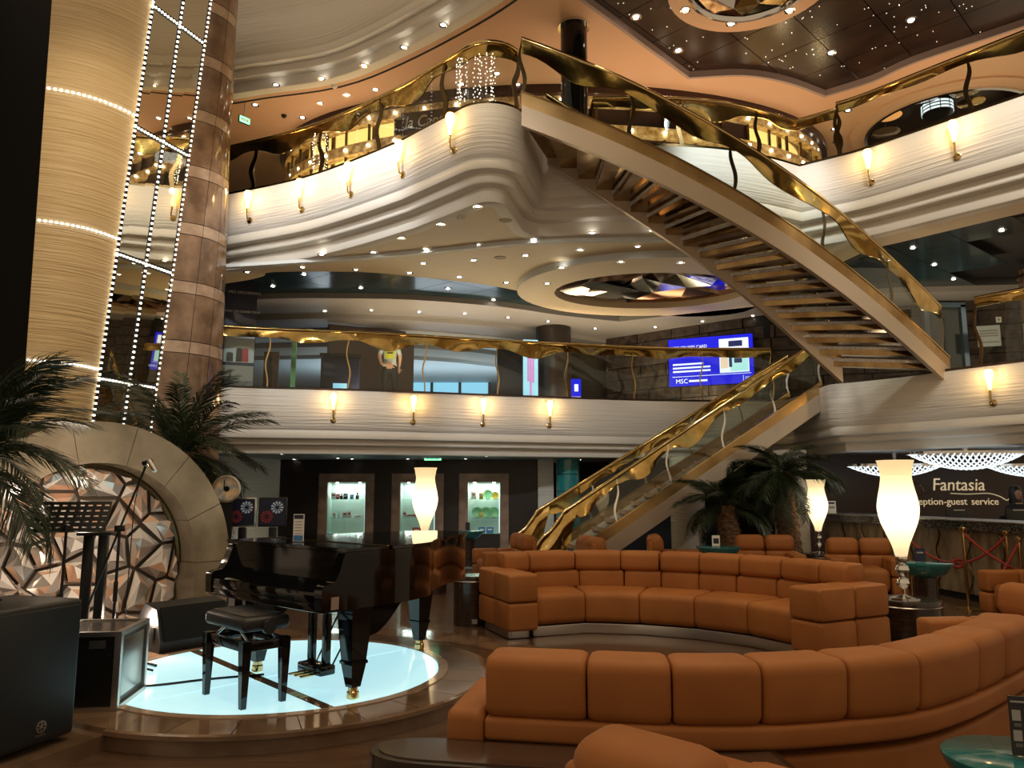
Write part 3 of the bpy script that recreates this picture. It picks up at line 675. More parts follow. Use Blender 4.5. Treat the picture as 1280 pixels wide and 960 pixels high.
for Q, lab, sd in ((N1, 'front gold wave handrail with curled foot on the lower staircase', 15), (F1, 'rear gold wave handrail with curled foot on the lower staircase', 16)):
    cl = curl(Q, 1.02)
    rt, pth = balustrade(lab, Q, 1.02, 1.22, M['chrome'], root=fl1, seed=sd, off=0, z_glass=.22, wide=.04, dep=(.18, .40), name='stair_railing', bottom_ext=cat(cl + [Q[0] + Vector((0, 0, 1.0))], 6)[:-1])
    # gold scroll sheet filling the curl
    c2 = cat(cl + [Q[0] + Vector((0, 0, 1.0)), Q[2] + Vector((0, 0, .98))], 6); n = len(c2); d = (Q[1] - Q[0]); d.z = 0; d.normalize(); pn = Vector((-d.y, d.x, 0))
    def sheet(u, v):
        p = c2[round(u * (n - 1))]; base = Q[0] - d * (.50 - .62 * u) + Vector((0, 0, .02 + .45 * u * u))
        return p.lerp(base, v) + pn * (.05 * math.sin(v * PI * 2 + u * 3) * math.sin(PI * min(1, v + .1)))
    loc_obj(MB().grid(sheet, n - 1, 8), 'scroll_sheet', M['gold'], rt, ang=80)
# ================================================================ STAGE
ZD = .12
def clip(poly, p, n):
    """keep the side where (q-p).n >= 0"""
    out = []; m = len(poly)
    for i in range(m):
        a, b = poly[i], poly[(i + 1) % m]; da, db = (a - p).dot(n), (b - p).dot(n)
        if da >= 0: out.append(a)
        if (da >= 0) != (db >= 0): out.append(a.lerp(b, da / (da - db)))
    return out
V2 = lambda x, y: Vector((x, y, 0))
platform = arc(DC.x, DC.y, 1.6, 248.5, 360 + 128, 48) + [V2(-3.0, 9.0), V2(-7, 9.6), V2(-7, 3.2), V2(-2.78, 3.2), V2(-2.6, 4.1)]
dais = st(MB().prism(platform, 0, ZD - .03).obj('floor_dais', M['marble2']))
edge_p = arc(DC.x, DC.y, 1.6, 248.5, 488, 48)
MB().sweep(edge_p, [(.0, ZD - .035), (-.03, ZD - .03), (-.03, ZD - .005), (0, ZD)], cprof=True).obj('nosing', M['marble'], dais)
for i in range(17):
    a0 = 248.5 + i * 239.5 / 17; a1 = a0 + 239.5 / 17 - .25
    MB().prism(arc(DC.x, DC.y, 1.6, a0, a1, 4) + arc(DC.x, DC.y, 1.30, a1, a0, 4), ZD - .04, ZD).obj('ring_slab', M['marble'] if i % 2 else M['marble2'], dais)
MB().prism(arc(DC.x, DC.y, 1.6, 128, 248.5, 12) + arc(DC.x, DC.y, 1.30, 248.5, 128, 12), ZD - .04, ZD).obj('ring_slab', M['marble'], dais)
for i in range(5):      # slabs left of the ring
    for j in range(3):
        y0, x0 = 3.2 + i * 1.25, -2.62 - .06 * i - j * 1.3
        poly = [V2(x0, y0), V2(x0, y0 + 1.24), V2(x0 - 1.29, y0 + 1.24), V2(x0 - 1.29, y0)]
        if all((q - V2(DC.x, DC.y)).length > 1.62 for q in poly) and inside(poly[0], platform): MB().prism(poly, ZD - .04, ZD - .004).obj('stage_slab', M['marble' if (i + j) % 2 else 'marble2'], dais)
MB().prism(arc(DC.x, DC.y, 1.30, 0, 360, 64)[:-1], ZD - .04, ZD - .012).obj('disc_bed', M['bronze'], dais)
MB().sweep(arc(DC.x, DC.y, 1.26, 0, 360, 64)[:-1], [(-.04, ZD - .03), (.03, ZD - .03), (.03, ZD + .006), (-.04, ZD + .006)], closed=True).obj('disc_rim', M['marble_l'], dais)
disc = arc(DC.x, DC.y, 1.22, 0, 360, 72)[:-1]
b1a, b1b = xy(atz(262, 822, ZD)), xy(atz(412, 886, ZD)); n1 = (b1b - b1a).normalized(); n1 = V2(-n1.y, n1.x)
b2a, b2b = xy(atz(185, 877, ZD)), xy(atz(505, 812, ZD)); n2 = (b2b - b2a).normalized(); n2 = V2(-n2.y, n2.x)
lit = st(MB().prism([q * 1.0 for q in clip(clip(disc, b1a - n1 * .04, n1), b1a + n1 * .04, -n1)], ZD - .01, ZD + .004).obj('floor_disc_bar', M['marble2']))
for s1 in (1, -1):
    for s2 in (1, -1):
        pl = clip(clip(disc, b1a + n1 * (.04 * s1), n1 * s1), b2a + n2 * (.012 * s2), n2 * s2)
        if len(pl) > 2: MB().prism(pl, ZD - .012, ZD + .003).obj('lit_pane', M['litfloor'], lit, smooth=False)
# ---- arch with crystal screen
AC = Vector((-3.96, 7.48, .76)); ad = Vector((.6, .8, 0)); an = Vector((.8, -.6, 0))
def AP(r, th, dep): return AC + ad * (r * math.cos(th)) + Vector((0, 0, r * math.sin(th))) + an * dep
ar = thing('marble_arch', 'greige marble arch framing a screen of faceted crystals behind the piano', 'arch', (AC.x, AC.y, ZD))
def archseg(t0, t1, n=5):
    mb = MB(); v = []
    for i in range(n + 1):
        t = t0 + (t1 - t0) * i / n
        v += [AP(1.02, t, 0), AP(1.42, t, 0), AP(1.42, t, -.55), AP(1.02, t, -.55)]
    f = [(i * 4 + k, i * 4 + (k + 1) % 4, i * 4 + 4 + (k + 1) % 4, i * 4 + 4 + k) for i in range(n) for k in range(4)] + [(0, 1, 2, 3), tuple(n * 4 + k for k in range(4))]
    return mb.add(v, f)
for i in range(7): loc_obj(archseg(PI * i / 7 + .003, PI * (i + 1) / 7 - .003), 'arch_stone', M['arch'], ar)
for sg in (1, -1):
    q = [AC + ad * (sg * 1.02), AC + ad * (sg * 1.42), AC + ad * (sg * 1.42) - an * .55, AC + ad * (sg * 1.02) - an * .55]
    loc_obj(MB().prism(q, ZD, AC.z - .003), 'arch_pier', M['arch'], ar, smooth=False)
loc_obj(MB().tube([AP(1.0, PI * i / 24, -.3) for i in range(25)], .035, 8), 'screen_rim', M['bronze'], ar)
rnd = random.Random(21); seeds = []
while len(seeds) < 46:
    p = (rnd.uniform(-1.05, 1.05), rnd.uniform(-.7, 1.05))
    if all((p[0] - q[0]) ** 2 + (p[1] - q[1]) ** 2 > .205 ** 2 for q in seeds): seeds.append(p)
    elif rnd.random() < .002: break
M['cr_a'] = mat('crystal_silver', (.74, .70, .66), .1, .5); M['cr_b'] = mat('crystal_peach', (.85, .55, .38), .15, .35); M['cr_c'] = mat('crystal_smoke', (.42, .38, .34), .1, .5); M['cr_d'] = mat('crystal_white', (.95, .9, .84), .2, .1)
def AL(x, z, dep): return AC + ad * x + Vector((0, 0, z)) + an * (dep - .34)
loc_obj(MB().add([AL(1.02 * math.cos(PI * i / 24), 1.02 * math.sin(PI * i / 24), -.06) for i in range(25)] + [AL(-1.02, -.62, -.06), AL(1.02, -.62, -.06)], [tuple(range(25)) + (25, 26)]), 'screen_back', mat('screen_frame', (.15, .115, .085), .35, .3), ar, smooth=False)
for p in seeds:
    bound = [V2(1.0 * math.cos(PI * i / 20), 1.0 * math.sin(PI * i / 20)) for i in range(21)] + [V2(-1.0, -.62), V2(1.0, -.62)]
    c0 = V2(*p)
    for q in seeds:
        if q != p and (q[0] - p[0]) ** 2 + (q[1] - p[1]) ** 2 < 1:
            qq = V2(*q); mid = (c0 + qq) / 2; n_ = (c0 - qq).normalized(); bound = clip(bound, mid + n_ * .017, n_)
            if len(bound) < 3: break
    if len(bound) < 3: continue
    # merge short edges
    bb = [bound[0]]
    for b in bound[1:]:
        if (b - bb[-1]).length > .03: bb.append(b)
    if len(bb) < 3: continue
    m = len(bb); ctr = sum(bb, V2(0, 0)) / m
    o = [AL(b.x, b.y, 0) for b in bb]; i1 = [AL(*(ctr + (b - ctr) * rnd.uniform(.45, .8))[:2], rnd.uniform(.03, .07)) for b in bb]; tp = [AL(*(ctr + V2(rnd.uniform(-.02, .02), rnd.uniform(-.02, .02)))[:2], rnd.uniform(.05, .08))]
    mb = MB(); mb.add(o + i1 + tp, [(i, (i + 1) % m, m + i) for i in range(m)] + [((i + 1) % m, m + (i + 1) % m, m + i) for i in range(m)] + [(m + i, m + (i + 1) % m, 2 * m) for i in range(m)])
    ob = loc_obj(mb, 'crystal', M['cr_a'], ar, smooth=False); me = ob.data
    for k in 'bcd': me.materials.append(M['cr_' + k])
    for f in me.polygons: f.material_index = rnd.choices((0, 1, 2, 3), (4, 3, 3, 2))[0]
point(AC.x + .75, AC.y - .5, .4, 30, (1, .78, .6), .08, name='added_screen_fill')  # added point lights with no lamp body, they lift the crystals
point(AC.x + .2, AC.y - .8, 1.5, 18, (1, .8, .62), .06, name='added_screen_fill')
# ---- grand piano
kx, ky = .75, -.66; kl = math.hypot(kx, ky); kx /= kl; ky /= kl
PR = math.atan2(ky, kx); P0 = Vector((-1.745, 5.54, ZD))
pi_ = thing('grand_piano', 'closed black glossy grand piano standing on the lit glass disc', 'piano', P0, PR)
po = cat([(-.75, .14, 0), (-.75, .8, 0), (-.75, 1.62, 0), (-.66, 2.02, 0), (-.42, 2.2, 0), (-.12, 2.12, 0), (.10, 1.84, 0), (.26, 1.48, 0), (.47, 1.18, 0), (.66, .95, 0), (.75, .6, 0), (.75, .14, 0)], 6)
def grow(P, d):
    c = sum(P, V2(0, 0)) / len(P); return [p + (p - c).normalized() * d for p in P]
MB().prism(po, .62, .985).obj('case', M['black'], pi_)
lid = MB(); lp = grow(po, .02); flatp = [p for p in lp if p.y > .5]
lid.prism([p for p in lp if p.y >= .49], .99, 1.012); MB
lo = lid.obj('lid', M['black'], pi_)
MB().prism([V2(-.77, .13), V2(.77, .13), V2(.772, .482), V2(-.772, .482)], .99, 1.012).obj('lid_flap', M['black'], pi_)
MB().tube([(-.76, .486, 1.012), (.76, .486, 1.012)], .006, 6).obj('lid_hinge', M['goldrail'], pi_)
kb = MB().rbox((0, .12, .66), (1.5, .3, .1), .012); kb.obj('keybed', M['black'], pi_)
MB().rbox((0, -.025, .70), (1.34, .02, .075), .006).obj('key_slip', M['black'], pi_)
fb = MB().add([(-.67, .0, .735), (.67, .0, .735), (.67, .15, .80), (-.67, .15, .80), (-.67, .0, .70), (.67, .0, .70), (.67, .15, .70), (-.67, .15, .70)], [(0, 1, 2, 3), (4, 5, 1, 0), (5, 6, 2, 1), (6, 7, 3, 2), (7, 4, 0, 3), (7, 6, 5, 4)])
fb.obj('fallboard', M['black'], pi_, smooth=False)
MB().box((0, .155, .885), (1.36, .02, .19)).obj('front_panel', M['black'], pi_)
for sg in (-1, 1):
    mb = MB(); prof = cat([(-.035, .63, 0), (-.04, .76, 0), (.0, .79, 0), (.05, .80, 0), (.09, .86, 0), (.13, .97, 0), (.16, .985, 0)], 4) + [Vector((.16, .62, 0))]
    v = [(x_, p.x, p.y) for x_ in (sg * .67, sg * .752) for p in prof]; n = len(prof)
    mb.add(v, [tuple(range(n)), tuple(range(2 * n - 1, n - 1, -1))] + [(i, (i + 1) % n, n + (i + 1) % n, n + i) for i in range(n)]); mb.obj('cheek', M['black'], pi_)
def pleg(x, y, brk):
    mb = MB(); lv = [(.0, .036), (.17, .06), (.172, .068), (.19, .068), (.2, .06), (.45, .078), (.56, .085), (.62, .09)]
    v = [(x + a * r, y + b * r, z + .085) for z, r in [(z * .88, r) for z, r in lv] for a, b in ((-1, -1), (1, -1), (1, 1), (-1, 1))]
    n = len(lv); mb.add(v, [(i * 4 + k, i * 4 + (k + 1) % 4, i * 4 + 4 + (k + 1) % 4, i * 4 + 4 + k) for i in range(n - 1) for k in range(4)] + [(3, 2, 1, 0), tuple(n * 4 - 4 + k for k in range(4))])
    l = mb.obj('leg', M['black'], pi_, smooth=False)
    MB().lathe([(.02, 0), (.042, .012), (.042, .05), (.034, .06), (.034, .088)], 16, (x, y, .0)).obj('caster', M['goldrail'], l)
    if brk:
        pr = [(.0, .625), (.0, .40)] + [(.10 + .30 * t, .40 + .22 * (1 - math.cos(t * PI / 2))) for t in (0, .25, .5, .75, 1)]
        n = len(pr); mb = MB(); mb.add([(x + xx, y + p[0], p[1]) for xx in (-.03, .03) for p in pr], [tuple(range(n)), tuple(range(2 * n - 1, n - 1, -1))] + [(i, (i + 1) % n, n + (i + 1) % n, n + i) for i in range(n)]); mb.obj('leg_bracket', M['black'], l, smooth=False)
pleg(.6, .34, True); pleg(-.6, .34, True); pleg(-.30, 1.74, False)
for x in (-.09, .09): MB().rbox((x, .48, .36), (.06, .05, .55), .012).obj('lyre_post', M['black'], pi_)
MB().rbox((0, .46, .10), (.3, .13, .07), .012).obj('pedal_box', M['black'], pi_)
for x in (-.07, 0, .07): MB().rbox((x, .35, .075), (.035, .14, .014), .006).obj('pedal', M['goldrail'], pi_)
for x in (-.1, .1): MB().tube([(x, .52, .1), (x * 1.2, .84, .62)], .008, 6).obj('lyre_rod', M['chrome'], pi_)
MB().box((-.69, 0.02, .66), (.07, .004, .06)).obj('tuner_plate', M['steel'], pi_); MB().box((.755, .06, .67), (.004, .06, .08)).obj('tuner_plate', M['steel'], pi_)
# leaflet holder on the piano lid
q = pi_.matrix_world if False else None
def pw(x, y, z): return Vector((P0.x + x * kx - y * ky, P0.y + x * ky + y * kx, P0.z + z))
lf = thing('leaflet_holder', 'small printed leaflet standing on the piano lid', 'sign', pw(-.05, .3, 1.012), PR + .5)
MB().box((0, 0, .105), (.085, .006, .2)).obj('leaflet', M['white'], lf); MB().box((0, -.0035, .185), (.075, .002, .03)).obj('print_header', M['navy'], lf)
for i in range(5): MB().box((0, -.0035, .15 - i * .022), (.06, .002, .006)).obj('print_line', mat('grey_print', (.4, .3, .45), .5) if i == 0 else bpy.data.materials['grey_print'], lf)
MB().box((0, -.0035, .03), (.075, .002, .04)).obj('print_footer', M['bluebox'], lf); MB().box((0, 0, .005), (.09, .06, .008)).obj('holder_foot', M['glass'], lf)
# ---- piano bench
BC = xy(atz(255, 868, ZD)).lerp(xy(atz(355, 877, ZD)), .5); BR = math.atan2(-.70, .714)
be = thing('piano_bench', 'black padded piano bench with four straight legs on the lit disc', 'bench', (BC.x, BC.y, ZD), BR)
MB().rbox((0, 0, .52), (.58, .34, .09), .03, 3).obj('seat', M['blackmatt'], be); MB().rbox((0, 0, .562), (.5, .27, .03), .012, 2).obj('seat_cushion', M['blackmatt'], be)
for sy in (-1, 1): MB().rbox((0, sy * .145, .385), (.54, .03, .065), .006).obj('apron', M['black'], be)
for sx in (-1, 1): MB().rbox((sx * .27, 0, .385), (.03, .28, .065), .006).obj('apron', M['black'], be)
for sx in (-1, 1):
    for sy in (-1, 1):
        mb = MB(); x, y = sx * .265, sy * .14; v = [(x + a * r, y + b * r, z) for z, r in ((0, .018), (.35, .03), (.42, .03)) for a, b in ((-1, -1), (1, -1), (1, 1), (-1, 1))]
        mb.add(v, [(i * 4 + k, i * 4 + (k + 1) % 4, i * 4 + 4 + (k + 1) % 4, i * 4 + 4 + k) for i in range(2) for k in range(4)] + [(3, 2, 1, 0), (8, 9, 10, 11)]); mb.obj('leg', M['black'], be, smooth=False)
for sx in (-1, 1):
    for sy in (-1, 1): MB().tube([(sx * .24, sy * .1, .40), (sx * .1, sy * .1, .475)], .009, 6).obj('lift_arm', M['steel'], be)
MB().lathe([(.0, 0), (.045, .005), (.045, .03), (.0, .035)], 16, (0, 0, 0)).obj('lift_knob', M['blackmatt'], be, loc=(.29, 0, .5)).rotation_euler = (0, PI / 2, 0)
# ---- floor loudspeaker
sd = Vector((.30, .954, 0)); sp0 = xy(atz(93, 916, ZD)) - sd * .34 + Vector((-.954, .30, 0)) * .28
sp = thing('floor_loudspeaker', 'large black floor loudspeaker at the left edge of the stage', 'loudspeaker', (sp0.x, sp0.y, ZD), math.atan2(sd.y, sd.x))
MB().rbox((0, 0, .38), (.68, .56, .76), .03, 3).obj('cabinet', M['blackmatt'], sp)
MB().rbox((0, -.284, .38), (.62, .014, .70), .02, 2).obj('grille', mat('speaker_grille', (.010, .016, .022), .5), sp)
emb = MB().lathe([(.026, 0), (.032, 0), (.032, .004), (.026, .004)], 24, cap=False)
eo = emb.obj('emblem', M['steel'], sp, loc=(.10, -.292, .10)); eo.rotation_euler = (PI / 2, 0, 0)
for k in range(3):
    b = MB().box((0, 0, .002), (.05, .005, .004)).obj('emblem_bar', M['steel'], eo); b.rotation_euler = (0, 0, k * PI / 3 + PI / 6)
text('emblem_text', 'YAMAHA', .016, M['steel'], sp, (.10, -.292, .05), (PI / 2, 0, 0), .001)
MB().rbox((.0, 0.1, .765), (.2, .06, .012), .004).obj('carry_handle', M['blackmetal'], sp)
# ---- flight case
fcp = xy(atz(134, 891, ZD)); fc = thing('flight_case', 'black flight case with aluminium edges behind the loudspeaker', 'flight case', (fcp.x - .22, fcp.y + .27, ZD), math.radians(8))
MB().box((0, 0, .245), (.42, .52, .46)).obj('case_body', M['blackmetal'], fc)
MB().box((0, 0, .478), (.40, .50, .006)).obj('case_top', M['darkwood'], fc)
for sx in (-1, 1):
    for sy in (-1, 1): MB().box((sx * .21, sy * .26, .245), (.04, .04, .49)).obj('corner_profile', M['steel'], fc)
for z in (.015, .475):
    for sy in (-1, 1): MB().box((0, sy * .26, z), (.38, .04, .03)).obj('edge_profile', M['steel'], fc)
    for sx in (-1, 1): MB().box((sx * .21, 0, z), (.04, .48, .03)).obj('edge_profile', M['steel'], fc)
MB().box((.08, -.262, .41), (.1, .006, .05)).obj('case_label', M['steel'], fc)
MB().rbox((.214, 0, .25), (.01, .4, .36), .004).obj('side_panel', M['steel'], fc)
# ---- wedge monitor
wm = thing('stage_monitor', 'black wedge stage monitor on the floor in front of the crystal screen', 'loudspeaker', (-3.02, 7.28, ZD), math.radians(52))
pr = [(-.24, 0), (.22, 0), (.27, .12), (.05, .40), (-.16, .36), (-.26, .1)]
mb = MB(); n = 6; mb.add([(x_, p[0], p[1]) for x_ in (-.34, .34) for p in pr], [tuple(range(n)), tuple(range(2 * n - 1, n - 1, -1))] + [(i, (i + 1) % n, n + (i + 1) % n, n + i) for i in range(n)])
mb.obj('cabinet', M['blackmatt'], wm, smooth=False)
MB().box((-.345, .02, .2), (.012, .12, .09)).obj('carry_handle', M['void'], wm); MB().box((-.345, -.13, .16), (.012, .05, .1)).obj('jack_plate', M['blackmetal'], wm)
mb = MB().box((0, 0, 0), (.62, .30, .012)); g = mb.obj('grille', M['blackmetal'], wm, loc=(0, -.215, .235)); g.rotation_euler = (math.radians(69), 0, 0)
# ---- music stand
ms0 = aty(80, 700, 6.0); ms = thing('music_stand', 'black music stand with perforated tray in front of the crystal screen', 'music stand', (ms0.x, 6.0, ZD), math.radians(20))
MB().tube([(0, 0, .02), (0, 0, .62)], .016, 8).obj('lower_tube', M['blackmetal'], ms); MB().tube([(0, 0, .6), (0, .0, 1.13)], .011, 8).obj('pole', M['blackmetal'], ms)
for k in range(3): MB().tube([(0, 0, .16), (.3 * math.cos(k * 2.094), .3 * math.sin(k * 2.094), .012)], .01, 6).obj('leg', M['blackmetal'], ms)
tray = MB(); W_, H_ = .54, .36; nx, nz = 9, 5; hw, hh = .034, .022
xs_ = [-W_ / 2]; 
for i in range(nx): c_ = -W_ / 2 + W_ * (i + .5) / nx; xs_ += [c_ - hw / 2, c_ + hw / 2]
xs_.append(W_ / 2); zs_ = [0]
for i in range(nz): c_ = H_ * (i + .7) / (nz + .4); zs_ += [c_ - hh / 2, c_ + hh / 2]
zs_.append(H_)
for i in range(len(xs_) - 1):
    for j in range(len(zs_) - 1):
        if not (i % 2 == 1 and j % 2 == 1): tray.box(((xs_[i] + xs_[i + 1]) / 2, 0, (zs_[j] + zs_[j + 1]) / 2), (xs_[i + 1] - xs_[i], .004, zs_[j + 1] - zs_[j]))
t_ = tray.obj('tray', M['blackmetal'], ms, loc=(0, -.02, 1.08)); t_.rotation_euler = (math.radians(-52), 0, 0)
MB().box((0, -.035, 1.078), (.54, .07, .006)).obj('tray_lip', M['blackmetal'], ms)
MB().lathe([(.0, 0), (.026, .0), (.026, .05), (0, .05)], 12, (0, 0, 1.08)).obj('tilt_knob', M['blackmetal'], ms)
# ---- black equipment pedestal behind the music stand
ep = aty(118, 700, 6.5); pe = thing('equipment_pedestal', 'black pedestal with flat top plate between the music stand and the microphone stand', 'stand', (ep.x, 6.5, ZD), .3)
MB().rbox((0, 0, 1.04), (.26, .2, .03), .01).obj('top_plate', M['blackmetal'], pe); MB().rbox((-.05, 0, .53), (.07, .1, 1.0), .01).obj('post', M['blackmetal'], pe); MB().rbox((.06, 0, .53), (.07, .1, 1.0), .01).obj('post', M['blackmetal'], pe); MB().rbox((0, 0, .015), (.4, .36, .03), .008).obj('base_plate', M['blackmetal'], pe)
# ---- microphone stand
mq = aty(147, 700, 6.05); mi = thing('microphone_stand', 'black boom microphone stand leaning up towards the arch', 'microphone stand', (mq.x, 6.05, ZD))
MB().tube([(0, 0, .02), (0, 0, 1.1)], .011, 8).obj('pole', M['blackmetal'], mi); MB().tube([(0, 0, .55), (0, 0, .7)], .017, 8).obj('clutch', M['blackmetal'], mi)
bo = MB().tube([(-.2, 0, .52), (.0, 0, 1.1), (.17, 0, 1.58)], .009, 8).obj('boom', M['blackmetal'], mi); MB().rbox((0, 0, 1.1), (.07, .05, .05), .01).obj('boom_clamp', M['blackmetal'], mi)
for k in range(3): MB().tube([(0, 0, .12), (.3 * math.cos(k * 2.094 + .5), .3 * math.sin(k * 2.094 + .5), .012)], .009, 6).obj('leg', M['blackmetal'], mi)
mc = MB().tube([(.15, 0, 1.6), (.22, -.02, 1.62)], .02, 8).obj('clip', M['blackmetal'], mi)
mh = MB().tube([(.20, -.02, 1.62), (.27, -.05, 1.54)], [.022, .016], 10).obj('microphone', M['steel'], mi)
MB().tube(cat([(.16, .0, 1.58), (.10, .01, 1.3), (.09, .01, .9), (.08, .02, .4), (.1, .02, .02)], 6), .004, 5).obj('microphone_cable', M['blackmetal'], mi)
# ---- cables on the stage
tag(MB().tube(cat([atz(*p, ZD + .012) for p in ((150, 859), (200, 856), (260, 849), (330, 843))], 6), .009, 6).obj('cable', M['blackmetal']), 'thin black cable lying across the lit glass disc to the bench', 'cable')
tag(MB().tube(cat([atz(*p, ZD + .014) for p in ((155, 818), (175, 826), (195, 832))], 6), .012, 6).obj('cable', M['blackmetal']), 'short thick black cable on the marble beside the stage monitor', 'cable')
tag(MB().tube(cat([atz(*p, ZD + .008) for p in ((152, 838), (165, 835), (170, 840), (156, 844))], 6), .006, 6).obj('cable', M['blackmetal']), 'small looped black cable on the marble right of the flight case', 'cable')
# ---- palms
def frond_mesh(L, seed, droop=.5, width=.34):
    r = random.Random(seed); mb = MB(); n = 34; sp_ = []
    for i in range(n + 1):
        t = i / n; sp_.append(Vector((L * t * (1 - .10 * t), .05 * L * math.sin(3 * t + seed), L * (.42 * t - droop * 1.15 * t * t))))
    mb.tube(sp_, [.009 * (1 - .8 * i / n) + .002 for i in range(n + 1)], 5)
    for i in range(3, n + 1):
        for sg in (-1, 1):
            for half in (0, .5):
                x = i - half; p = sp_[int(x)].lerp(sp_[min(n, int(x) + 1)], x - int(x)); t = x / n
                l = width * (math.sin(PI * min(1, t * .78 + .14)) ** .6) * r.uniform(.8, 1.12); tan = (sp_[min(n, i)] - sp_[i - 1]).normalized()
                d = (tan * r.uniform(.9, 1.3) + Vector((0, sg * .8, r.uniform(-.15, .3)))).normalized(); w_ = Vector((tan.x, 0, tan.z)) * .0085
                m_ = p + d * l * .55 + Vector((0, 0, -l * .06)); e = p + d * l + Vector((0, 0, -l * .34))
                mb.add([p - w_, p + w_, m_ + w_ * 1.1, m_ - w_ * 1.1, e], [(0, 1, 2, 3), (3, 2, 4)])
    return mb.data('frond', M['frond'])
def palm(label, base, top, r0, r1, L, nf, seed, droop=.5):
    b, t = Vector(base), Vector(top); root = thing('potted_palm', label, 'palm', b); r = random.Random(seed)
    pr = []; pts = []; n = 26
    for i in range(n + 1):
        u = i / n; pts.append(b.lerp(t, u) - b); pr.append((r0 + (r1 - r0) * u) * (1 + (.10 if i % 2 else -.04)))
    MB().tube(pts, pr, 14).obj('trunk', M['trunk'], root, ang=80)
    ms_ = [frond_mesh(L * k, seed + j, droop * dd) for j, (k, dd) in enumerate(((1, 1), (.85, 1.4), (1.05, .75), (.9, 1.8)))]
    for i in range(nf):
        o = inst('frond', ms_[i % 4], root, t - b - Vector((0, 0, .04)))
        o.rotation_euler = (r.uniform(-.3, .3), -math.radians(r.choice((62, 45, 28, 10, -8, -22)) + r.uniform(-8, 8)), i * 2.39996 + r.uniform(-.2, .2))
    for i in range(14):
        a = i * 2.4; mb = MB().box((0, 0, 0), (.035, .012, .16)); s_ = mb.obj('leaf_base', M['trunk'], root, loc=t - b + Vector((r1 * math.cos(a), r1 * math.sin(a), -.06 - .1 * (i % 3))), rz=a); s_.rotation_euler = (0, .5, a)
    return root
pa = aty(222, 568, 11.0); palm('big palm with drooping fronds rising behind the marble arch', (pa.x + .35, 10.95, .0), (pa.x, 11.0, pa.z), .24, .18, 1.5, 40, 31, .5)
pb = aty(-38, 575, 5.6); palm('dark palm reaching in from the left picture edge over the crystal screen', (pb.x - .05, 5.6, .12), (pb.x, 5.6, pb.z), .15, .12, 1.05, 30, 41, .5)
pc_ = aty(977, 590, 13.3); palm('tall palm behind the armchairs, beside the slim lamp', (pc_.x + .12, 13.3, 0), (pc_.x, 13.3, pc_.z), .2, .16, 1.0, 28, 51, .5)
pd_ = aty(905, 632, 13.3); palm('lower palm with dark trunk under the lower staircase', (pd_.x + .2, 13.3, 0), (pd_.x, 13.3, pd_.z), .22, .17, .9, 24, 61, .5)
# ================================================================ SEATING
def rprof(o0, o1, h0, h1, r=.05, n=4, lean=0.0):
    pts = []
    for (cx_, cy_, a0) in ((o1 - r, h1 - r, 0), (o0 + r, h1 - r, 90), (o0 + r, h0 + r, 180), (o1 - r, h0 + r, 270)):
        for k in range(n + 1):
            a = math.radians(a0 + 90 * k / n); pts.append((cx_ + r * math.cos(a), cy_ + r * math.sin(a)))
    return [(o + lean * (h - h0), h) for o, h in pts]
class Path:
    def __init__(s, pts): s.p = resample(pts, .02); s.n = len(s.p); s.L = .0 + sum((b - a).length for a, b in zip(s.p, s.p[1:]))
    def at(s, d):
        x = d / s.L * (s.n - 1); i = max(0, min(int(math.floor(x)), s.n - 2)); return s.p[i] + (s.p[i + 1] - s.p[i]) * (x - i)
def pad(path, s0, s1, prof, end=.05, nmid=4):
    """upholstered pad: profile swept between two arc positions with rounded ends"""
    co = sum(p[0] for p in prof) / len(prof); ch = sum(p[1] for p in prof) / len(prof)
    st_ = [(s0, .80), (s0 + end * .15, .90), (s0 + end * .5, .97), (s0 + end, 1.0)]
    st_ += [(s0 + end + (s1 - s0 - 2 * end) * (i + 1) / (nmid + 1), 1.0) for i in range(nmid)] + [(s1 - end, 1.0), (s1 - end * .5, .97), (s1 - end * .15, .90), (s1, .80)]
    ht = max(p[1] for p in prof) - min(p[1] for p in prof); wd = max(p[0] for p in prof) - min(p[0] for p in prof)
    def hs(t, i):
        f = 1 - st_[i][1]; return [(o + (co - o) * f * min(1, .16 / wd), h + (ch - h) * f * min(1, .16 / ht)) for o, h in prof]
    return MB().sweep([path.at(s) for s, _ in st_], prof, hs=hs)
def row(root, path, n, prof, nm, m, s0=0.0, s1=None, gap=.004, end=.05):
    s1 = path.L if s1 is None else s1; w_ = (s1 - s0) / n
    for k in range(n): loc_obj(pad(path, s0 + k * w_ + gap, s0 + (k + 1) * w_ - gap, prof, end), nm, m, root, ang=70)
O = M['orange']
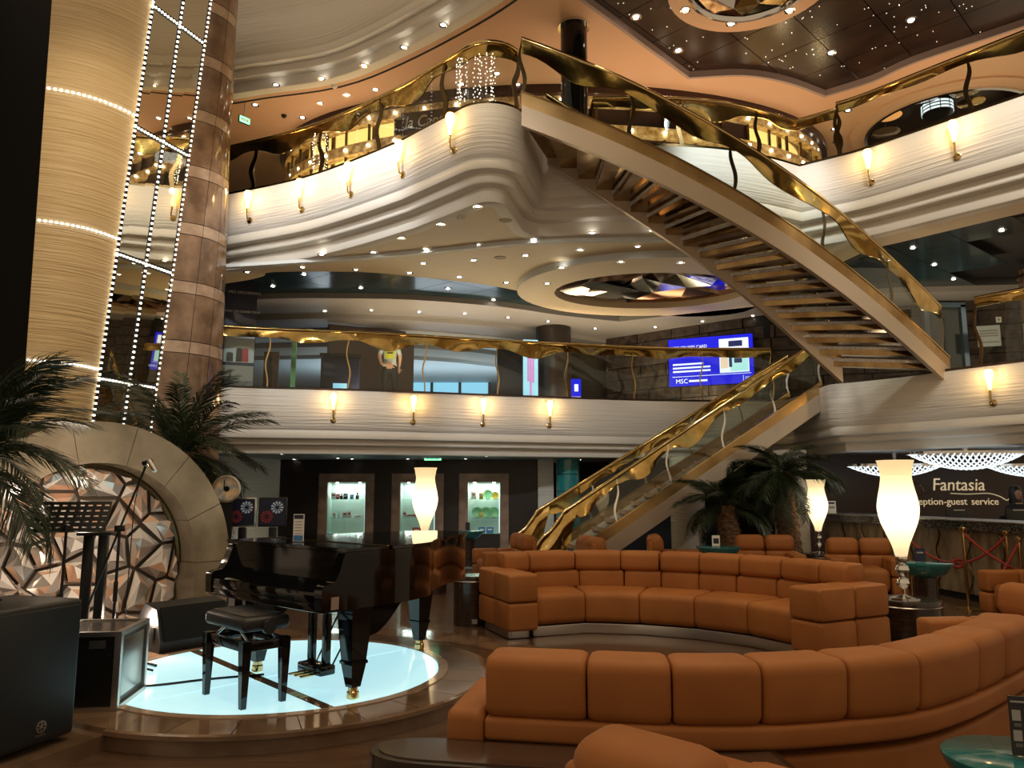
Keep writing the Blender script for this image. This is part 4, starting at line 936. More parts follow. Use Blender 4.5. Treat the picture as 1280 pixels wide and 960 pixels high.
# ---- middle curved sofa
pf = Path(cat(PX(0, (668, 797), (740, 792), (840, 797), (930, 808), (1000, 824)), 8))
sf = thing('curved_sofa', 'long curved orange sofa facing the viewer in the middle of the lounge', 'sofa', pf.at(0))
row(sf, pf, 5, rprof(-.06, .66, .12, .44, .07), 'seat_cushion', O, end=.07)
row(sf, pf, 9, rprof(.52, .74, .40, .62, .05, lean=.1), 'lumbar_cushion', O, -.05, pf.L + .05)
row(sf, pf, 9, rprof(.52, .80, .61, .825, .06, lean=.1), 'head_cushion', O, -.12, pf.L + .12)
loc_obj(pad(pf, -.1, pf.L + .1, rprof(.74, .84, .1, .72, .03)), 'back_panel', O, sf); loc_obj(pad(pf, 0, pf.L, rprof(.02, .7, 0, .11, .01)), 'plinth', M['steel'], sf)
for s0, s1 in ((-.33, -.006), (pf.L + .006, pf.L + .36)):
    for h0, h1 in ((.09, .37), (.375, .66)):
        for o0, o1 in ((-.12, .34), (.345, .80)): loc_obj(pad(pf, s0, s1, rprof(o0, o1, h0, h1, .035), .04), 'arm_block', O, sf, ang=32)
    loc_obj(pad(pf, s0 + .04, s1 - .04, rprof(.0, .7, 0, .088, .01)), 'arm_plinth', M['steel'], sf)
# ---- foreground curved sofa, seen from behind
pb_ = Path(cat([xy(atz(*p, .82)) for p in ((606, 822), (730, 827), (842, 831), (953, 831), (1057, 826), (1148, 818), (1222, 800), (1285, 776))], 8) + [V2(2.85, 4.4)])
fs = thing('curved_sofa', 'curved orange sofa in the foreground seen from behind, beside the dark console', 'sofa', pb_.at(0))
bnd = []
for px in (606, 730, 842, 953, 1057, 1148, 1222):
    tgt = min(range(pb_.n), key=lambda i: abs(640 + F * pb_.p[i].x / (pb_.p[i].y * cT + (.82 - H) * sT) - px)); bnd.append(tgt / (pb_.n - 1) * pb_.L)
bnd += [bnd[-1] + .36, pb_.L]
for a, b in zip(bnd, bnd[1:]): loc_obj(pad(pb_, a + .004, b - .004, rprof(.0, .26, .575, .83, .055, lean=-.08), .05), 'back_cushion', O, fs, ang=70)
loc_obj(pad(pb_, -.0, pb_.L, rprof(-.01, .28, .495, .585, .02), .02, 20), 'back_rail', O, fs, ang=70); loc_obj(pad(pb_, 0, pb_.L, rprof(.02, .2, .08, .46, .02), .02, 20), 'back_panel', O, fs, ang=70)
row(fs, pb_, 5, rprof(.26, .98, .14, .44, .07), 'seat_cushion', O, end=.07)
loc_obj(pad(pb_, 0, pb_.L, rprof(.1, .9, 0, .09, .01), .02, 20), 'plinth', M['steel'], fs)
loc_obj(pad(pb_, -.16, -.004, rprof(-.01, .62, .40, .61, .04), .05), 'arm_block', O, fs, ang=70); loc_obj(pad(pb_, -.16, -.004, rprof(-.01, .62, .09, .395, .04), .05), 'arm_block', O, fs, ang=70)
# ---- dark console behind it
co = thing('console_bench', 'low dark wood console with rounded end behind the foreground sofa', 'console', (0, 3.1, 0))
pin = [pb_.at(s) for s in (-.18, 0, .2, .4, .6, .8, 1.0, 1.15)]
a_ = offs(pin, -.02); b_ = offs(pin, -.33); mid = (a_[0] + b_[0]) / 2; dl = (pin[0] - pin[1]).normalized(); nl = (a_[0] - b_[0]) / 2
endc = [mid + nl * math.cos(t) + dl * (.24 * math.sin(t)) for t in [PI * i / 14 for i in range(15)]]
outl = a_[::-1] + endc[1:-1] + b_
loc_obj(MB().prism(outl, .43, .50), 'top', M['darkwood'], co); cc = sum(outl, V2(0, 0)) / len(outl)
def inset(P, d):
    n = len(P); out = []
    for i in range(n):
        t = (P[(i + 1) % n] - P[i - 1]); t.normalize(); out.append(P[i] + Vector((t.y, -t.x, 0)) * d)
    return out
sgn = 1 if inside(inset(outl, .03)[20], outl) else -1
loc_obj(MB().prism(inset(outl, .035 * sgn), .499, .505), 'top_inlay', mat('console_top', (.055, .034, .024), .22, coat=.3), co); loc_obj(MB().prism(inset(outl, .03 * sgn), 0, .43), 'body', M['darkwood'], co)
# ---- armchairs (local: faces -Y)
def armchair(label, x, y, rz, group='orange armchairs'):
    r = thing('armchair', label, 'armchair', (x, y, 0), rz, group); return r
AM = {}
def build_chair(r):
    if not AM:
        AM['plinth'] = MB().box((0, .02, .045), (.62, .6, .09)).data('plinth', M['steel'])
        AM['seat_cushion'] = MB().rbox((0, -.06, .28), (.56, .72, .32), .08, 4).data('seat_cushion', O, ang=70)
        for i, sx in enumerate((-1, 1)):
            AM['head_cushion%d' % i] = MB().rbox((sx * .225, .30, .70), (.445, .24, .26), .09, 4, M=Matrix.Rotation(-.14, 3, 'X')).data('head_cushion', O, ang=70)
            AM['lumbar_cushion%d' % i] = MB().rbox((sx * .225, .28, .49), (.445, .22, .2), .05, 3).data('lumbar_cushion', O, ang=70)
            for j, (z0, z1) in enumerate(((.09, .33), (.335, .58))):
                for k, (y0, y1) in enumerate(((-.44, -.03), (-.025, .38))):
                    AM['arm_block%d%d%d' % (i, j, k)] = MB().rbox((sx * .385, (y0 + y1) / 2, (z0 + z1) / 2), (.2, y1 - y0, z1 - z0), .035, 3).data('arm_block', O, ang=70)
        AM['back_panel'] = MB().rbox((0, .38, .42), (.9, .08, .66), .03, 3).data('back_panel', O, ang=70)
    for k, me in AM.items(): inst(k.rstrip('0123456789'), me, r)
for lab, x, y, rz in (('orange armchair turned to the viewer just left of the tall front lamp', 5.05, 11.3, -.25),
                      ('orange armchair facing the viewer under the palms', 3.95, 12.1, -.15),
                      ('orange armchair seen side-on at the far end of the middle sofa, facing right', 2.55, 12.3, PI / 2 - .15),
                      ('orange armchair half hidden behind the sofa at the stair foot', 1.5, 12.0, PI / 2 + .2),
                      ('orange armchair left of the curled stair rail by the shop wall', -.12, 12.6, -PI / 2 + .25),
                      ('orange armchair at the right edge beside the rope barrier, facing left', 6.05, 9.0, -PI / 2 + .1),
                      ('orange armchair at the right edge between the two curved sofas', 3.5, 5.5, -PI / 2 + .12),
                      ('orange armchair at the bottom edge nearest to the viewer, seen from behind', .75, 2.28, 2.36)):
    r = armchair(lab, x, y, rz); build_chair(r)
# ---- teal tables
def teal_table(label, x, y, top, rad):
    t = thing('cocktail_table', label, 'table', (x, y, 0), group='teal glass cocktail tables')
    MB().lathe([(rad * .45, top - .16), (rad * .72, top - .12), (rad * .96, top - .035), (rad, top - .012), (rad, top), (rad * .97, top + .004), (0, top + .004)], 40).obj('glass_top', M['teal'], t)
    MB().lathe([(rad * .42, .03), (rad * .42, top - .155)], 24).obj('pedestal', M['darkwood'], t); MB().lathe([(rad * .62, 0), (rad * .62, .02), (rad * .44, .035)], 28).obj('foot_ring', M['goldrail'], t)
    return t
teal_table('small teal glass table by the shop wall behind the piano', -.87, 15.9, .72, .3)
teal_table('teal glass table between the two armchairs under the palms', 2.98, 11.3, .72, .32)
teal_table('teal glass table behind the tall front lamp', 4.62, 8.8, .72, .29)
teal_table('teal glass table at the bottom right corner with a menu card', 1.7, 2.72, .62, .235)
# ---- dark drum tables with lamps
def drum_table(label, x, y, h, rad, sx=1.0):
    t = thing('drum_table', label, 'side table', (x, y, 0), group='dark drum tables')
    MB().lathe([(rad * .97, .0), (rad * .97, h - .05)], 36, sx=sx).obj('body', M['darkwood'], t); MB().lathe([(rad, h - .05), (rad, h - .01), (rad * .985, h)], 36, sx=sx).obj('top', M['darkwood'], t)
    MB().lathe([(rad * .99, h - .066), (rad * 1.012, h - .058), (rad * .99, h - .05)], 36, sx=sx, cap=False).obj('edge_band', M['steel'], t); return t
drum_table('dark drum table carrying the tall front lamp at the right end of the middle sofa', 3.93, 7.86, .45, .31)
drum_table('dark drum table under the lamp by the reception counter', 5.08, 12.95, .5, .3)
drum_table('dark drum table behind the piano tail', -1.33, 11.9, .5, .36)
bt = drum_table('small black oval side table at the left end of the middle sofa', -.47, 9.1, .55, .2, 1.05); MB().box((.05, -.197, .06), (.06, .006, .05)).obj('socket_plate', M['steel'], bt)
def lamp(label, x, y, z, s=1.0):
    t = thing('table_lamp', label, 'lamp', (x, y, z), group='white vase lamps'); t.scale = (s, s, s)
    MB().lathe([(.15, 0), (.15, .012), (.04, .03), (.02, .04)], 28).obj('base', M['chrome'], t)
    MB().lathe([(.016, .03), (.016, .09), (.05, .12), (.065, .15), (.05, .19), (.025, .205), (.03, .22), (.06, .25), (.07, .28), (.055, .32), (.03, .335), (.05, .36), (.06, .39), (.05, .42)], 20).obj('stem', M['chrome'], t)
    MB().lathe([(p.x, p.y) for p in cat([(.055, .41, 0), (.082, .52, 0), (.13, .64, 0), (.175, .76, 0), (.195, .88, 0), (.185, .98, 0), (.16, 1.10, 0), (.145, 1.2, 0), (.15, 1.29, 0), (.178, 1.37, 0)], 4)] + [(.172, 1.37), (.14, 1.2)], 36, cap=False).obj('shade', M['shade'], t)
    point(0, 0, .86, 4.5, (1, .82, .55), .08, t); return t
lamp('tall white vase lamp with chrome ball stem in the right foreground', 3.91, 7.88, .45)
lamp('slim white vase lamp beside the palm in front of the reception', 5.08, 12.95, .5, .88)
lamp('white vase lamp standing behind the grand piano', -1.33, 11.9, .5)
# ---- menu cards and table signs
def card(label, p, rz, w_, h, face, lines):
    t = thing('table_card', label, 'sign', p, rz); MB().box((0, 0, h / 2 + .004), (w_, .006, h)).obj('card', face, t); MB().box((0, 0, .003), (w_ * 1.25, .06, .006)).obj('card_foot', M['glass'], t)
    for (x, z, ww, hh, m_) in lines: MB().box((x * w_, -.0042, z * h), (ww * w_, .002, hh * h)).obj('print', m_, t)
    return t
M['card'] = mat('card_dark', (.02, .018, .022), .3); M['greyp'] = mat('grey_picture', (.35, .34, .32), .5)
card('dark upright menu card with small pictures on the corner teal table', (1.72, 2.70, .626), -.25, .1, .19, M['card'], [(-.30, .70, .26, .18, M['greyp']), (-.30, .36, .26, .18, M['greyp']), (-.28, .54, .22, .06, mat('faint_print', (.12, .12, .12), .5)), (-.28, .2, .22, .06, bpy.data.materials['faint_print']), (-.05, .93, .8, .03, M['greyp'])])
card('small white card on the teal table under the palms', (2.94, 11.28, .726), .2, .12, .15, M['white'], [(0, .5, .7, .5, M['card'])])
card('dark card on the teal table behind the tall front lamp', (4.55, 8.75, .726), 0, .12, .15, M['navy'], [(0, .7, .6, .1, M['greyp'])])
card('dark card on the small teal table by the shop wall', (-.9, 15.85, .726), 0, .09, .16, M['card'], [])
# ================================================================ LAMPS ON WALLS AND CEILINGS
def px_of(p): return 640 + F * p.x / (p.y * cT + (p.z - H) * sT)
def on_path(path, z, px):
    best = None
    P = [Vector((p.x, p.y, z)) for p in path]
    for i in range(len(P) - 1):
        a, b = px_of(P[i]), px_of(P[i + 1])
        if (a - px) * (b - px) <= 0 and P[i].y > 2:
            q = P[i].lerp(P[i + 1], (px - a) / (b - a) if b != a else 0); d = (P[i + 1] - P[i]).normalized()
            if best is None or q.y < best[0].y: best = (q, d)
    return best
sc_base = MB().lathe([(.0, 0), (.055, .0), (.055, .018), (.03, .03), (0, .03)], 20)
SB = sc_base.data('base', M['goldrail']); SA = MB().tube([(0, .03, 0), (0, .075, .02), (0, .085, .08), (0, .085, .22)], [.012, .012, .016, .02], 10).data('stem', M['goldrail'])
SG = MB().lathe([(.02, .20), (.032, .28), (.055, .38), (.068, .44), (.066, .49), (.05, .525), (.03, .53), (0, .52)], 20, (0, .085, 0)).data('glass_flame', M['flame'])
def sconce(label, path, top, px, grp):
    hit = on_path(path, top - .3, px)
    q, d = hit; n_ = Vector((d.y, -d.x, 0))          # towards the atrium
    t = thing('wall_sconce', label, 'wall lamp', q + Vector((0, 0, -.30)) + n_ * .002, math.atan2(n_.y, n_.x) - PI / 2, grp)
    b = inst('base', SB, t); b.rotation_euler = (-PI / 2, 0, 0)
    inst('stem', SA, t); inst('glass_flame', SG, t)
    point(0, .22, .46, 7.5, (1, .62, .25), .05, t)
L3f = L3L[:]; L3r = L3R[:]
for i, px in enumerate((314, 379, 440, 505, 569)):
    sconce('brass torch sconce on the upper left balcony, %s from the marble pier' % ('first', 'second', 'third', 'fourth', 'fifth')[i], L3L, T3, px, 'torch sconces')
for lab, px in (('brass torch sconce on the upper right balcony near the curved stair', 1088), ('brass torch sconce on the upper right balcony below the round ceiling well', 1195)): sconce(lab, c3, T3, px, 'torch sconces')
for i, px in enumerate((417, 516, 603, 686)): sconce('brass torch sconce on the long middle balcony, %s from the left' % ('first', 'second', 'third', 'fourth')[i], L2L, T2, px, 'torch sconces')
sconce('brass torch sconce on the right middle balcony beyond the stair foot', tail, T2, 1240, 'torch sconces')
# recessed downlights
DR = MB().lathe([(.034, .002), (.05, -.008), (.072, -.008), (.075, 0)], 20, cap=False).data('trim_ring', M['chrome'])
DL = MB().lathe([(.0, -.004), (.036, -.004), (.036, .003)], 16).data('lamp_disc', M['spotlamp'])
def downlights(z, where, pts, s=1.0):
    pts = sorted(pts)
    for i, p in enumerate(pts):
        q = atz(p[0], p[1], z - .006); od = 'first' if i == 0 else ORD[i]
        lab = 'recessed downlight %s, %s from the left' % (where, od) if len(pts) > 1 else 'recessed downlight %s' % where
        t = thing('downlight', lab, 'ceiling light', q, 0, 'recessed downlights'); t.scale = (s, s, s); inst('trim_ring', DR, t); inst('lamp_disc', DL, t)
downlights(5.6, 'in the cream soffit nearest the balcony corner', [(597, 258), (551, 280), (502, 297)])
downlights(5.6, 'in the cream soffit row before the pale step', [(402, 318), (467, 315), (532, 311), (599, 306), (667, 299), (740, 291), (815, 288)])
downlights(5.6, 'in the soffit between pale step and oval ring', [(529, 329), (592, 325), (657, 319), (725, 312), (797, 308)])
downlights(5.6, 'in the cream soffit row along the dark ceiling', [(309, 340), (378, 334), (445, 337), (512, 341), (574, 346), (633, 353)])
downlights(5.47, 'in the oval ceiling ring', [(684, 354), (702, 334), (776, 327), (851, 328)])
downlights(5.715, 'in the dark teal ceiling, left part', [(341, 358), (380, 343), (411, 373), (451, 360), (514, 374), (560, 361), (617, 375)])
downlights(5.715, 'in the dark teal ceiling below the oval ring', [(717, 376), (762, 388), (858, 388), (922, 376)])
downlights(5.715, 'in the dark ceiling right of the curved stair', [(1141, 310), (1168, 331), (1192, 349), (1252, 288)])
downlights(5.595, 'in the grey border band of the middle deck', [(406, 389), (464, 388), (524, 390), (581, 392), (635, 397), (685, 402), (744, 411), (819, 409), (878, 402), (941, 395)], .9)
downlights(T4 - .002, 'in the peach ceiling row along the curved slot', [(345, 106), (402, 98), (455, 82), (505, 59), (554, 31)], 1.1)
downlights(T4 - .002, 'in the peach ceiling row above the left railing', [(319, 131), (378, 147), (400, 129), (433, 119), (469, 112)], 1.1)
downlights(T4 - .002, 'in the peach ceiling behind the stair top', [(577, 105), (621, 92), (647, 106)], 1.1)
downlights(T4 - .002, 'in the peach ceiling beside the dark ceiling well', [(1043, 161), (1045, 177), (1060, 138)], 1.1)
downlights(T4 + .094, 'in the dark brown tiled ceiling', [(795, 21), (848, 63), (1039, 66), (1139, 25)], 1.3)
downlights(T4 + .018, 'in the round ceiling ring at the top edge', [(857, 12), (914, 29), (987, 13)], 1.3)
downlights(2.25, 'under the middle balcony along the shop wall', [(352, 568), (368, 574.5), (422, 573), (440, 574), (510, 574), (582, 574), (608, 571), (650, 575), (725, 575)], .8)
stars = MB(); rs_ = random.Random(77)
for i in range(110):
    q = atz(rs_.uniform(745, 1230), rs_.uniform(2, 100), T4 + .094); stars.box((q.x, q.y, T4 + .094), (.009, .009, .004))
stuff(tag(stars.obj('ceiling_star_lights', M['led']), 'tiny star-like light points scattered over the dark brown ceiling', 'star lights'))
# exit signs
def exit_sign(label, p, w_, h, rz=0.0, hang=.16):
    t = thing('exit_sign', label, 'exit sign', p, rz); MB().box((0, .02, 0), (w_ + .03, .03, h + .03)).obj('housing', M['blackmetal'], t); MB().box((0, 0, 0), (w_, .012, h)).obj('lit_face', M['exit'], t)
    MB().box((0, .02, h / 2 + .01 + hang / 2), (.02, .02, hang)).obj('hanger', M['steel'], t)
    for k, (dx, ww) in enumerate(((-.3, .18), (-.05, .22), (.25, .26))): MB().box((dx * w_, -.0075, 0), (ww * w_, .003, h * .5)).obj('pictogram', M['white'], t)
exit_sign('green exit sign hanging under the grey ceiling of the middle deck', aty(553, 392, 18.6), .36, .11)
exit_sign('green exit sign above the shop windows on the lower deck', aty(541, 572.5, 17.4), .38, .10)
exit_sign('green exit sign beside the marble pier under the peach ceiling', aty(306, 150, 14.6), .22, .12, .9, .34)
# smoke detectors and small ceiling fittings
SDm = MB().lathe([(.0, -.05), (.035, -.05), (.06, -.025), (.065, 0)], 18).data('detector', M['cream'])
for lab, px, py, z in (('white smoke detector on the cream soffit below the balcony corner', 576, 271, 5.6), ('round smoke detector on the peach ceiling above the left railing', 418, 107, T4), ('dark dome camera on the peach ceiling near the exit sign', 355, 144, T4), ('round speaker grille on the cream soffit near the stair', 632, 275, 5.6), ('round speaker grille on the cream soffit right of the pale step', 625, 322, 5.6)):
    q = atz(px, py, z); tag(inst('ceiling_speaker' if 'grille' in lab else 'smoke_detector', SDm if 'white' in lab or 'round smoke' in lab else (MB().lathe([(0, -.06), (.04, -.05), (.06, -.01), (.06, 0)], 16).data('dome', M['blackmetal']) if 'dark' in lab else MB().lathe([(0, -.006), (.1, -.006), (.105, 0)], 20).data('grille', mat('beige_grille', (.4, .3, .2), .6))), None, q), lab, 'ceiling fitting')
# glass medallions and drum light in the dark ceiling well
M['medal'] = mat('bronze_glass_disc', (.25, .16, .09), .1, .5); M['orange_glow'] = mat('amber_disc', (.7, .3, .1), .3, emit=(1, .45, .12), es=.5)
for lab, px, py, rad, m_ in (('amber glass disc in the dark ceiling well', 1111, 145, .26, 'orange_glow'), ('smoky glass disc at the left rim of the ceiling well', 1107, 166, .3, 'medal'), ('pale glass disc in the middle of the ceiling well', 1155, 122, .3, 'facet'), ('brown glass disc at the far side of the ceiling well', 1208, 113, .3, 'medal'), ('bronze glass disc right of the ring light in the ceiling well', 1214, 128, .26, 'gold')):
    q = atz(px, py, T4 + .12); t = thing('glass_medallion', lab, 'ceiling ornament', q, 0, 'glass discs in the ceiling well'); MB().lathe([(0, -.02), (rad * .9, -.015), (rad, 0), (rad * .9, .015), (0, .02)], 28).obj('disc', M[m_], t); MB().tube([(0, 0, .0), (0, 0, .22)], .01, 6).obj('rod', M['chrome'], t)
q = atz(1172, 142, T4 - .02); t = thing('drum_light', 'black and white ring lamp hanging in the dark ceiling well', 'ceiling light', q)
for k in range(3): MB().lathe([(.3, k * .07), (.3, k * .07 + .045), (.285, k * .07 + .045), (.285, k * .07)], 28, cap=False).obj('light_ring', M['screen_w'], t)
MB().lathe([(.29, -.01), (.29, .3)], 28).obj('drum_body', M['black'], t)
for k in range(10): MB().box((.302 * math.cos(k * .628), .302 * math.sin(k * .628), .1), (.012, .012, .2)).obj('rib', M['black'], t)
# sign on the drum bar
q = on_path(dp, 8.75, 532); sg_ = thing('bar_sign', 'dark maroon sign with cursive silver lettering on the lit drum', 'sign', q[0] + Vector((0, -.1, 0)), math.atan2(q[1].y, q[1].x))
MB().rbox((.1, 0, 0), (1.2, .05, .46), .01).obj('panel', M['darkred'], sg_); text('lettering', 'la Cantina', .34, M['steel'], sg_, (-.42, -.03, -.1), (PI / 2, 0, 0), .004, 'LEFT', .8, .25)
# string lights hanging on the upper railing
fl_ = random.Random(3)
for px0, lab in ((606, 'sparse string of fairy lights hanging at the balcony corner'), (580, 'bunch of fairy lights below the rising gold rail'), (393, 'fairy lights hanging in front of the left part of the lit drum')):
    mb = MB(); a = on_path(a3 + L3L[-30:], T3, px0)[0]
    for s_ in range(6):
        x0 = a + Vector((fl_.uniform(-.18, .18), fl_.uniform(-.05, .05) + .14, .85)); z = 0
        for k in range(13):
            z -= fl_.uniform(.03, .08); mb.box(x0 + Vector((fl_.uniform(-.02, .02), 0, z)), (.009, .009, .012))
    stuff(tag(mb.obj('fairy_lights', M['led']), lab, 'string lights'))
# ================================================================ SHOP WINDOWS ON THE LOWER DECK
M['caseframe'] = noisy(mat('case_frame_marble', (.26, .17, .12), .25), 4, (.21, .135, .095), (.32, .215, .16), detail=8)
for x_ in (-4.4, -2.6, -.6): spot(x_, 16.9, 2.2, 16, WARM, 110, .05)
def case(k, lab, z0):
    a, b = cx[k]; c_ = (a + b) / 2; w_ = b - a; t = thing('display_case', lab, 'display case', (c_, YW, 0), 0, 'lit display cases in the dark wall')
    zt_, fw = ztop, .2
    MB().box((-w_ / 2 + fw / 2, -.02, (z0 + zt_) / 2), (fw, .1, zt_ - z0)).obj('frame_jamb', M['caseframe'], t); MB().box((w_ / 2 - fw / 2, -.02, (z0 + zt_) / 2), (fw, .1, zt_ - z0)).obj('frame_jamb', M['caseframe'], t)
    MB().box((0, -.02, zt_ - fw / 2), (w_ - 2 * fw, .1, fw)).obj('frame_head', M['caseframe'], t); MB().box((0, -.02, z0 + .05), (w_ - 2 * fw, .1, .1)).obj('frame_sill', M['caseframe'], t)
    zi = max(z0 + .1, .55)
    if zi > z0 + .1: MB().box((0, .0, (z0 + .1 + zi) / 2), (w_ - 2 * fw, .06, zi - z0 - .1)).obj('base_panel', M['wall_dark'], t)
    iw = w_ - 2 * fw; zh = zt_ - fw
    MB().box((0, .42, (zi + zh) / 2), (iw + .06, .02, zh - zi)).obj('back_panel', M['caselit'], t)
    for sx in (-1, 1): MB().box((sx * (iw / 2 + .01), .21, (zi + zh) / 2), (.02, .4, zh - zi)).obj('side_panel', M['caselit'], t)
    MB().box((0, .21, zi - .01), (iw, .4, .02)).obj('floor_panel', M['caselit'], t); MB().box((0, .21, zh + .01), (iw, .4, .02)).obj('top_panel', M['wall_dark'], t)
    MB().box((iw / 2 - .02, .06, (zi + zh) / 2), (.02, .02, zh - zi - .04)).obj('light_strip', M['screen_w'], t)
    for sx in (-1, 1): MB().lathe([(0, -.03), (.03, -.02), (.03, 0)], 12, (sx * iw * .3, .15, zh)).obj('spot', M['spotlamp'], t)
    sh = [zi + (zh - zi) * f for f in (.30, .66)]
    for z in sh: MB().box((0, .22, z), (iw - .02, .34, .012)).obj('glass_shelf', M['glass'], t)
    MB().box((0, -.005, (zi + zh) / 2), (iw, .008, zh - zi)).obj('front_glass', M['glass'], t)
    l = area(0, .22, zh - .02, iw * .8, .2, 9, (.85, 1, .93), name='case_light'); l.parent = t
    return c_, iw, [zi + .001] + [s + .007 for s in sh]
C1 = case(0, 'lit display case with perfume-like boxes, leftmost in the dark wall', .42); C2 = case(1, 'lit display case with watches half hidden by the white lamp', .42); C3 = case(2, 'lit display case with green plates right of the white lamp', .0)
def item(cs, shelf, fx, kind, sz, m_, label, cat_, grp):
    c_, iw, zs = cs; p = Vector((c_ + (fx - .5) * iw * .92, YW + .18, zs[shelf]))
    if kind == 'box':
        t = thing('gift_box', label, cat_, p, 0, grp); MB().rbox((0, 0, sz[1] / 2), (sz[0], .05, sz[1]), .006).obj('carton', m_, t); MB().box((0, -.027, sz[1] * .6), (sz[0] * .6, .003, sz[1] * .25)).obj('print', M['redbox'] if m_ is M['white'] else M['white'], t)
    elif kind == 'plate':
        t = thing('plate', label, cat_, p, 0, grp); o = MB().lathe([(0, 0), (sz[0] * .3, .0), (sz[0] * .5, .02), (sz[0] * .5, .026), (sz[0] * .3, .008), (0, .008)], 24).obj('dish', m_, t, loc=(0, .02, sz[0] * .5)); o.rotation_euler = (math.radians(80), 0, 0); MB().box((0, .04, .03), (.08, .06, .06)).obj('easel', M['blackmetal'], t)
    elif kind == 'bottle':
        t = thing('bottle', label, cat_, p, 0, grp); MB().lathe([(sz[0] / 2, 0), (sz[0] / 2, sz[1] * .6), (sz[0] * .2, sz[1] * .72), (sz[0] * .2, sz[1] * .85)], 14).obj('flask', m_, t); MB().lathe([(sz[0] * .25, sz[1] * .85), (sz[0] * .25, sz[1])], 12).obj('cap', M['black'], t)
g1, g2, g3 = 'goods in the leftmost display case', 'goods in the lamp-side display case', 'goods in the display case with plates'
for fx, kd, sz, m_, lb in ((.08, 'box', (.12, .16), M['white'], 'white and red carton, first on the upper shelf of the leftmost display case'), (.2, 'box', (.08, .12), M['redbox'], 'small red carton on the upper shelf of the leftmost display case'), (.3, 'bottle', (.07, .14), M['black'], 'black bottle left on the upper shelf of the leftmost display case'), (.42, 'box', (.1, .13), M['card'], 'black square carton on the upper shelf of the leftmost display case'), (.6, 'box', (.08, .11), M['bluebox'], 'small blue carton on the upper shelf of the leftmost display case'), (.76, 'bottle', (.08, .15), M['black'], 'black bottle right on the upper shelf of the leftmost display case')): item(C1, 2, fx, kd, sz, m_, lb, 'box' if kd == 'box' else 'bottle', g1)
for fx, kd, sz, lb in ((.1, 'box', (.06, .12), 'narrow white carton, first on the lower shelf of the leftmost display case'), (.23, 'box', (.03, .1), 'slim white carton, second on the lower shelf of the leftmost display case'), (.42, 'box', (.12, .14), 'square white card, third on the lower shelf of the leftmost display case'), (.55, 'box', (.09, .16), 'tall white carton, fourth on the lower shelf of the leftmost display case'), (.8, 'box', (.16, .06), 'flat white stand at the right of the lower shelf in the leftmost display case')): item(C1, 1, fx, kd, sz, M['white'], lb, 'box', g1)
for j in range(3): item(C2, 1, .28 + .02 * j, 'box', (.3, .09), M['white'], 'white watch carton, %s of the row beside the lamp' % ('front', 'middle', 'rear')[j], 'box', g2) if j == 0 else item(C2, 1, .28 + .25 * j, 'box', (.22, .09 + .05 * j), M['white'], 'white watch carton, %s of the row beside the lamp' % ('first', 'second', 'third')[j], 'box', g2)
item(C2, 1, .06, 'box', (.1, .16), M['white'], 'white and red carton at the left of the case beside the lamp', 'box', g2); item(C2, 0, .45, 'box', (.2, .13), M['redbox'], 'red carton on the floor of the case beside the lamp', 'box', g2); item(C2, 2, .5, 'box', (.12, .26), M['white'], 'tall white display figure on the top shelf of the case beside the lamp', 'box', g2)
item(C3, 2, .14, 'box', (.12, .18), M['white'], 'white carton at the left of the top shelf beside the plates', 'box', g3); item(C3, 2, .4, 'box', (.1, .15), M['yellow'], 'yellow carton on the top shelf beside the plates', 'box', g3); item(C3, 2, .62, 'plate', (.22, .2), M['plate'], 'green round plate on the top shelf', 'plate', g3); item(C3, 2, .87, 'plate', (.17, .2), M['yellow'], 'yellow round plate on the top shelf', 'plate', g3)
for fx, o_ in ((.26, 'left'), (.56, 'middle'), (.83, 'right')): item(C3, 1, fx, 'plate', (.24, .2), M['plate'], 'green round plate, %s of three on the lower shelf' % o_, 'plate', g3)
item(C3, 1, .4, 'box', (.09, .12), M['yellow'], 'small yellow carton between the green plates', 'box', g3)
for fx, o_ in ((.42, 'left'), (.7, 'right')): item(C3, 0, fx, 'box', (.16, .14), M['bluebox'], 'blue carton on the case floor below the plates, %s' % o_, 'box', g3)
# clock and flower screens left of the piano
ck = aty(283, 611, 9.9); t = thing('wall_clock', 'round clock with colourful dial on a dark stand behind the piano', 'clock', (ck.x, 9.9, 0), .25)
MB().box((-.02, .1, .85), (.2, .08, 1.7)).obj('stand_panel', M['blackmetal'], t)
o = MB().lathe([(.15, 0), (.175, 0), (.175, .04), (.15, .04)], 32, cap=False).obj('rim', M['chrome'], t, loc=(0, .04, ck.z)); o.rotation_euler = (PI / 2, 0, 0)
o = MB().lathe([(0, .012), (.152, .012), (.152, 0)], 32).obj('dial', noisy(mat('dial', (.5, .5, .5), .4), 9, (.20, .33, .42), (.9, .62, .35), detail=3), t, loc=(0, .04, ck.z)); o.rotation_euler = (PI / 2, 0, 0)
o = MB().lathe([(0, .018), (.035, .018), (.035, 0)], 20).obj('hub', M['black'], t, loc=(0, .04, ck.z)); o.rotation_euler = (PI / 2, 0, 0)
MB().box((-.03, .015, ck.z + .05), (.012, .006, .12)).obj('hand', M['black'], t).rotation_euler = (0, 0, 0)
M['flw'] = mat('flower_print_white', (.35, .42, .5), .4, emit=(.4, .5, .6), es=.12); M['flr'] = mat('flower_print_red', (.2, .02, .02), .4, emit=(.25, .03, .03), es=.1)
